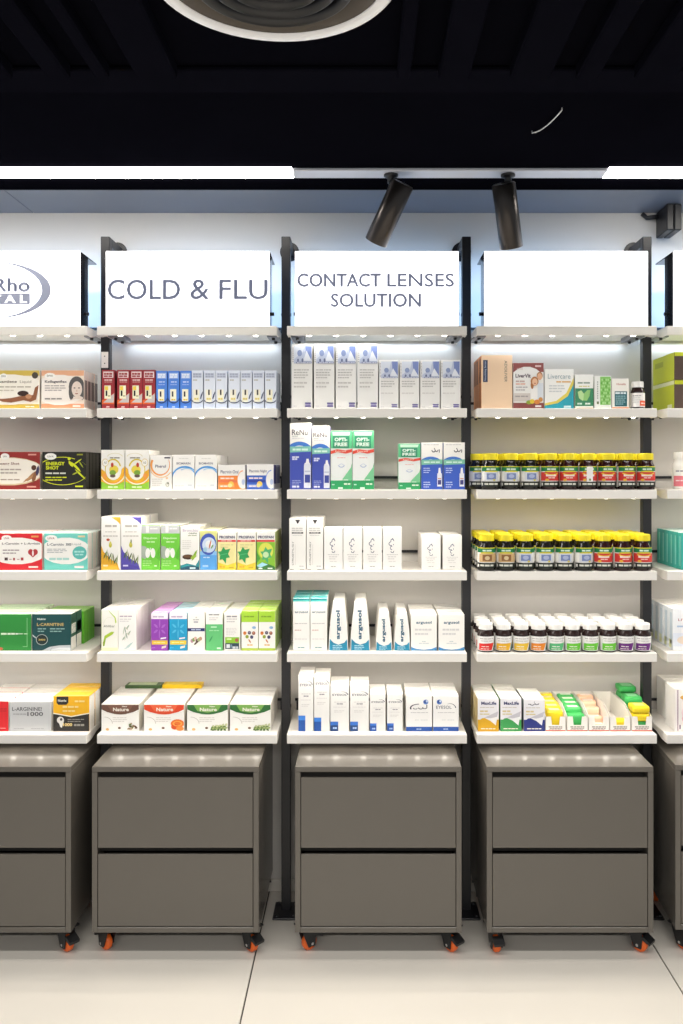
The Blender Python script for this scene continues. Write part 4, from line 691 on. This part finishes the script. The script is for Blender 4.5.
# stray cartons laid at the back of the tea shelf
def lying(x0, x1, y, d, z, h, col, label, m2=None):
    b = MB(); b.box(-(x1-x0)/2, (x1-x0)/2, 0, d, 0, h, paint(col), .0008); o = b.build('carton', None, ((x0+x1)/2, y, z)); tag(o, label, 'carton')
    if m2: bx('printed_top', -(x1-x0)/2+.01, (x1-x0)/2-.02, .006, d-.006, h, h+.0006, paint(m2), o)
    return o

# ------------------------------------------------------------------ jars and bottles
def cyl_place(r, span=2.5):
    def f(u, v, l): a = -PI/2+(u-.5)*span; return ((r+l)*math.cos(a), (r+l)*math.sin(a), v)
    return f
def curved(items):                       # cut wide shapes into narrow strips so that they bend round the jar
    out = []
    for it in flat(items):
        if it[0] == 't': out.append(it); continue
        polys = [it[1]] if it[0] == 'p' else it[1]
        qs = []
        for p in polys:
            for i in range(16):
                c = clip(p, i/16, 0, (i+1)/16, 1)
                if len(c) >= 3: qs.append(c)
        out.append(('q', qs, it[2]))
    return out
def jar_kind(r, h, glass, lidc, lidh, label_z, label_h, art, ribs=True):
    prof = [(r*.90, 0), (r, .004), (r, h*.60), (r*.97, h*.66), (r*.80, h*.74), (r*.76, h-lidh)]
    b = MB(); b.lathe(prof, glass, 24); body = b.mesh('pill_jar')
    lr = r*.86; n = 40; b = MB(); lp = []
    z0 = h-lidh
    rings = [(lr, z0), (lr, z0+lidh*.82), (lr*.95, h), (lr*.4, h+.0005)]
    vs = []
    for ri, z in rings:
        for k in range(n):
            q = 1 if (k % 2 or not ribs or ri < lr) else .972; a = 2*PI*k/n; vs.append((ri*q*math.cos(a), ri*q*math.sin(a), z))
    fs = [(i*n+k, i*n+(k+1) % n, (i+1)*n+(k+1) % n, (i+1)*n+k) for i in range(3) for k in range(n)]+[tuple(3*n+k for k in range(n)), tuple(n-1-k for k in range(n))]
    b.add(vs, fs, lidc); lid = b.mesh('lid')
    b = MB(); s = []; N = 26; sp = 4.4
    for i in range(N+1):
        a = -PI/2+(i/N-.5)*sp; s += [((r+.0004)*math.cos(a), (r+.0004)*math.sin(a), label_z), ((r+.0004)*math.cos(a), (r+.0004)*math.sin(a), label_z+label_h)]
    b.add(s, [(2*i, 2*i+2, 2*i+3, 2*i+1) for i in range(N)], paint('#eceae4'), True); lab = b.mesh('label_band')
    f = cyl_place(r+.0004, 2.6)
    pm = print_mesh('printed_label', curved(art), lambda u, v, l: f(u, label_z+v*label_h, l)[:2]+(label_z+v*label_h,))
    return body, lid, lab, pm
def put_jar(kind, x, y, z, label, group, name='pill_jar', cat='jar', rot=0., extra=None):
    o = link(name, kind[0], None, (x, y, z+.0004)); o.rotation_euler.z = rot
    link('lid', kind[1], o); l = link('label_band', kind[2], o); link('printed_label', kind[3], l)
    if extra: link('price_sticker', extra, l)
    tag(o, label, cat, group); return o
G_dark = mat('jar_glass_dark', '#14120f', .12); G_red = mat('jar_glass_maroon', '#2a0d10', .12); G_brown = mat('jar_glass_brown', '#2b1d1c', .12)
M_yel = mat('lid_yellow', '#e6d41e', .42); M_wlid = mat('lid_white', '#f0eeea', .42)
def jl(c1, pic, dark='#22251d'): return [rc(0, .76, 1, .97, '#1f7a4a'), rc(.0, .96, 1, 1, '#d8cf2c'), ln(.3, .72, .86, .08, '#cfe6d4', 2), el(.5, .74, .3, .05, '#d6c83c'), rc(.0, .3, 1, .72, c1), pic, rc(0, .0, 1, .26, dark), ln(.2, .8, .14, .09, '#d8d8cc', 3), rc(.04, .06, .12, .2, '#e8e8e0')]
J = {}
r3, h3 = .0292, .117
J['blue'] = jar_kind(r3, h3, G_dark, M_yel, .021, .009, .066, jl('#d3d6dc', [rc(.3, .36, .7, .66, '#7484b4'), el(.5, .52, .12, .1, '#aab4d4'), rc(0, .3, .2, .72, '#eeece6'), rc(.8, .3, 1, .72, '#eeece6'), el(.62, .34, .05, .05, '#d8c44c')]))
J['red'] = jar_kind(r3, h3, G_red, M_yel, .021, .009, .066, jl('#cf3a34', [ln(.25, .78, .56, .10, '#f4dcd4', 1), ln(.35, .65, .44, .05, '#f0c8c0', 2), el(.3, .34, .08, .06, '#e8b43c'), band(.5, .7, .35, .12, 200, 340, .3, '#e8c43c', 8)]))
J['tan'] = jar_kind(r3, h3, G_dark, M_yel, .021, .009, .066, jl('#c9a878', [rc(.3, .36, .7, .66, '#8a6038'), el(.5, .5, .1, .1, '#d8c094'), rc(0, .3, .14, .72, '#eeece6')]))
b = MB(); f = cyl_place(r3+.0004, 2.6)
st = print_mesh('price_sticker', curved([rc(.38, .25, .62, .98, '#f3f1ee'), rc(.46, .3, .54, .4, '#7a8a4a')]), lambda u, v, l: f(u, 0, l+.002)[:2]+(.009+v*.066,))
YJ = 2.705+r3
names = {'blue': 'yellow lidded jar with blue label', 'red': 'yellow lidded jar with red label', 'tan': 'yellow lidded jar with tan label'}
def jar_rows(row, xs, kinds, n, y0, r, desc, sticker=None, pitch=None, skip=(), near=None):
    s = y0/F
    for k in range(n):
        for i, (xp, kd) in enumerate(zip(xs, kinds)):
            if (k, i) in skip: continue
            y = y0+k*(pitch or (2*r+.002)); x = (xp-VX)*y0/F
            lab = desc[kd]; ex = None
            if k == 0 and near:
                same = [q for q in range(len(kinds)) if kinds[q] == kd]
                if len(same) > 1: lab += ', %s from the %s' % (ORD[(same.index(i) if near[kd][1] else len(same)-1-same.index(i))], near[kd][0])
            if k == 0 and sticker == i: lab = desc[kd]+', white price sticker on it'; ex = st
            put_jar(J[kd], x, y, ZS[row], lab+(', in rows behind' if k else ''), desc[kd]+(' behind' if k else ''), rot=R.uniform(-.12, .12), extra=ex)
d2 = {k: v+', front line jars of upper jar shelf' for k, v in names.items()}
d2 = {k: v+' on upper jar shelf' for k, v in names.items()}; d3 = {k: v+' on middle jar shelf' for k, v in names.items()}
jar_rows(2, [490.6, 510.1, 529.7, 549, 568.4, 587.6, 606.6, 626, 645.4], ['blue']*3+['red']*6, 3, YJ+.006, r3, d2, sticker=5, skip=((1, 0), (2, 8)), near={'blue': ('red ones', 0), 'red': ('blue ones', 1), 'tan': ('blue ones', 0)})
put_jar(J['blue'], .384, 2.797, ZS[2], 'yellow lidded jar squeezed against the post on the upper jar shelf', None)
jar_rows(3, [486.4, 505.6, 525.2, 544.8, 563.9, 583.4, 602.8, 622.4, 642.2], ['tan']*2+['blue']*4+['red']*3, 4, YJ+.006, r3, d3, near={'blue': ('red ones', 0), 'red': ('blue ones', 1), 'tan': ('blue ones', 0)})
r4, h4 = .0268, .0905
cols = {'red': '#e0332c', 'amber': '#e8b02c', 'yellow': '#ecc23c', 'orange': '#e8892c', 'mint': '#5cb87c', 'lime': '#6cc83c', 'purple': '#6c2c7c'}
for k, c in cols.items():
    J['w'+k] = jar_kind(r4, h4, G_brown, M_wlid, .019, .005, .046, [rc(0, 0, 1, 1, '#ecebe8'), ln(.15, .85, .84, .05, '#a8a4a4', 4), ln(.2, .8, .68, .06, '#c4c0c0', 3), pg([(.1, .04), (.72, .04), (.86, .54), (.1, .50)], c), ln(.24, .6, .3, .05, '#f4f0e8', 2), pg([(.79, .04), (1, .04), (1, .5), (.95, .6)], '#2f5a48'), ln(.2, .6, .14, .04, '#f2e8dc', 3)])
seq = ['red', 'amber', 'yellow', 'orange', 'mint', 'lime', 'lime', 'lime', 'purple', 'purple']
d4 = {'w'+k: 'small white lidded brown jar with %s label patch' % k for k in cols}
jar_rows(4, [485.6, 503.4, 521.2, 538.4, 555.6, 572.5, 590, 607.8, 625.4, 642.4], ['w'+s for s in seq], 4, 2.712+r4+.004, r4, d4, near={'wlime': ('mint one', 1), 'wpurple': ('lime ones', 1)})
# small bottle at the end of the liver shelf
J['sm'] = jar_kind(.0225, .0895, G_brown, M_wlid, .019, .006, .046, [rc(0, 0, 1, 1, '#efece8'), ln(.1, .6, .8, .06, '#a8a4a8', 3), para(.1, .6, .35, .65, 3, '#d4d0d0', 3), rc(.5, .08, .95, .45, '#e0603c'), ln(.56, .9, .26, .08, '#f6d8cc', 2)])
put_jar(J['sm'], px(637.2, 2.765), 2.762, ZS[1], 'small brown bottle with white lid beside the post', None, 'pill_bottle', 'bottle')
# white bottle with a pink label in the last bay
wp = mat('bottle_white', '#f0eeea', .35)
b = MB(); J['pink'] = jar_kind(.034, .122, wp, M_wlid, .022, .01, .062, [rc(0, 0, 1, 1, '#f4f2ee'), rc(0, 0, 1, .55, '#e8808c'), ln(.1, .7, .8, .08, '#9c98a4', 3), ln(.1, .6, .3, .06, '#f8dce0', 3)])
put_jar(J['pink'], px(672.5, 2.775)+.034, 2.775, ZS[2], 'white bottle with pink lower label in the last bay', None, 'pill_bottle', 'bottle')

# last bay cartons
stand(3, [681.2], 40, 533, .036, 6, 'teal carton in the tight row of the last bay', '#3fb4a8', '#3fbcb0', '#cfe8e0', [rc(.05, .05, .2, .95, '#8cd4cc')], sideart=[(.2, .1, .5, .9, '#8adad0')])
stand(4, [672.6], 40, 609, .042, 5, 'pale blue white carton with red capitals in the last bay', '#eceef2', '#dfe6ea', W, [tx('LIVERA', .36, .74, .46, .06, '#b06a6c', bold=.01), ln(.1, .8, .58, .04, '#b0c4e0', 3), rc(0, .1, .7, .42, '#dfe4f0'), el(.3, .25, .2, .1, '#e8d8c8')], sideart=[(.2, .15, .6, .9, '#c2d2de'), (.3, .05, .8, .25, '#d8dca8')])
pk = [rc(.05, .02, .07, .98, '#8c5c7c'), el(.22, .8, .1, .05, '#e8b45c'), el(.4, .45, .25, .2, '#f4dce0'), rc(.1, .06, .13, .16, '#6c3c6c'), el(.3, .3, .14, .1, '#eec4cc')]
stand(5, [675], 40, 689, .09, 1, 'white and pink carton at the front in the last bay', '#f5efec', '#f4f1ee', W, pk, yf=2.74)
stand(5, [669], 40, 683.5, .06, 2, 'white and pink carton set back in the last bay', '#f5efec', '#f4f1ee', W, pk, yf=2.845)

# ------------------------------------------------------------------ open display trays with wrapped packets
M_tray = paint('#f1ede6')
def tray(x0, wpx, label, accent, slotc):
    yf = YF; w = wpx*yf/F*.97; h1 = pz(716.8, yf)-ZS[5]; dp = .215; x = px(x0+wpx/2, yf); t = .0016
    o = empty('display_tray', (x, yf, ZS[5]+.0004)); tag(o, label, 'tray', 'open soap packet display trays')
    hw = w/2; sl = hw*.46; hs = h1*.42
    b = MB(); pr = [(-hw, 0), (hw, 0), (hw, h1), (sl, h1), (sl*.8, hs), (-sl*.8, hs), (-sl, h1), (-hw, h1)]; n = len(pr)
    vs = [(a, y, c) for y in (0, t) for a, c in pr]
    b.add(vs, [tuple(range(n)), tuple(range(2*n-1, n-1, -1))]+[(i, (i+1) % n, n+(i+1) % n, n+i) for i in range(n)], M_tray); f = b.build('front_wall', o)
    pm = print_mesh('printed_front', [rc(0, 0, 1, .07, '#d8503c'), ln(.15, .85, .30, .07, '#8c8480', 5), ln(.2, .85, .20, .06, '#a09890', 5), ln(.15, .8, .13, .05, '#b8a8a0', 4)], lambda u, v, l: ((u-.5)*w, -l, v*h1)); link('printed_front', pm, f)
    for sg in (-1, 1):
        b = MB(); pr = [(t, 0), (dp, 0), (dp, h1*1.55), (dp*.35, h1*1.5), (t, h1)]; n = len(pr); xo, xi = sg*hw, sg*(hw-t)
        vs = [(a, y, z) for a in (xo, xi) for y, z in pr]
        b.add(vs, [tuple(range(n)), tuple(range(2*n-1, n-1, -1))]+[(i, (i+1) % n, n+(i+1) % n, n+i) for i in range(n)], M_tray); b.build('side_wall', o)
    bx('floor_sheet', -hw+t, hw-t, t, dp, 0, t, M_tray, o); bx('back_wall', -hw+t, hw-t, dp-t, dp, t, h1*1.55, M_tray, o)
    return x, w, yf, h1, dp
def packet(x, y, z, w, d, h, col, label, group, tilt=0, pc=None):
    b = MB(); bm = bmesh.new(); bmesh.ops.create_cube(bm, size=1)
    for v in bm.verts: v.co = (v.co.x*w, v.co.y*d, (v.co.z+.5)*h)
    bmesh.ops.bevel(bm, geom=bm.edges[:], offset=min(h, d)*.28, segments=2, affect='EDGES', profile=.6); bm.verts.index_update()
    b.add([v.co[:] for v in bm.verts], [[v.index for v in f.verts] for f in bm.faces], paint(col), True); bm.free()
    o = b.build('soap_packet', None, (x, y, z)); o.rotation_euler = (0, 0, tilt); tag(o, label, 'packet', group)
    if pc: bx('wrapper_print', -w*.3, w*.3, -d*.3, d*.3, h+.0001, h+.0005, paint(pc), o)
    return o
trays = [(545.4, 20.4, 'open white tray filled with yellow packets'), (566.9, 21, 'open white tray filled with green packets'), (588.6, 20.8, 'open white tray filled with peach packets'), (610, 20.6, 'nearly empty open white tray with one yellow packet'), (631.6, 20.8, 'open white tray heaped with green and yellow packets')]
T = [tray(a, b_, c, 0, 0) for a, b_, c in trays]
Y_, G_, P_ = '#ecd022', '#43b45c', '#f0c4a4'
def fill(k, lst, colname):
    x, w, yf, h1, dp = T[k]
    for (dy, dz, pd, ph, col, pc) in lst:
        nm = {Y_: 'yellow', G_: 'green', P_: 'peach'}[col]
        packet(x+R.uniform(-.001, .001), yf+dy, ZS[5]+.0025+dz, w*.86, pd, ph, col, '%s wrapped packet in the tray %s' % (nm, colname), '%s packets in the tray %s' % (nm, colname), 0, pc)
fill(0, [(.026+.036*i, 0, .033, .062+.004*i, Y_, '#f6ecaa') for i in range(5)], 'of yellow packets')
fill(1, [(.026+.036*i, 0, .033, .050+.008*(i > 0)+.004*i, G_, '#e4f2dc' if i else None) for i in range(5)], 'of green packets')
fill(2, [(.026, 0, .033, .016, P_, '#f6e4d8'), (.064, 0, .033, .03, P_, '#f4dccc'), (.102, 0, .033, .05, P_, None), (.14, 0, .033, .062, P_, '#f6e4d8'), (.178, 0, .033, .07, P_, '#f6e4d8')], 'of peach packets')
fill(3, [(.03, 0, .04, .03, Y_, None)], 'that is nearly empty')
fill(4, [(.03, 0, .045, .026, G_, None), (.03, .027, .05, .026, Y_, None), (.033, .054, .056, .022, Y_, '#f4e680'), (.105, 0, .06, .03, G_, None), (.105, .031, .06, .03, G_, None), (.105, .062, .06, .026, G_, '#8cd49c'), (.17, 0, .055, .042, G_, None), (.17, .043, .055, .042, G_, None), (.172, .086, .06, .02, G_, '#8cd49c')], 'heaped up')
# cartons lying across the back of the tea rows
zt = pz(704, YF)+.0012
o = lying(px(127, 2.96), px(163, 2.96), 2.935, .045, zt, .011, '#3f5a34', 'flat dark green carton lying across the back tea cartons', '#c8d8b0')
o = lying(px(164, 2.96), px(203, 2.96), 2.935, .045, zt, .013, '#e6bd1c', 'flat yellow carton lying across the back tea cartons', '#f0d24c')
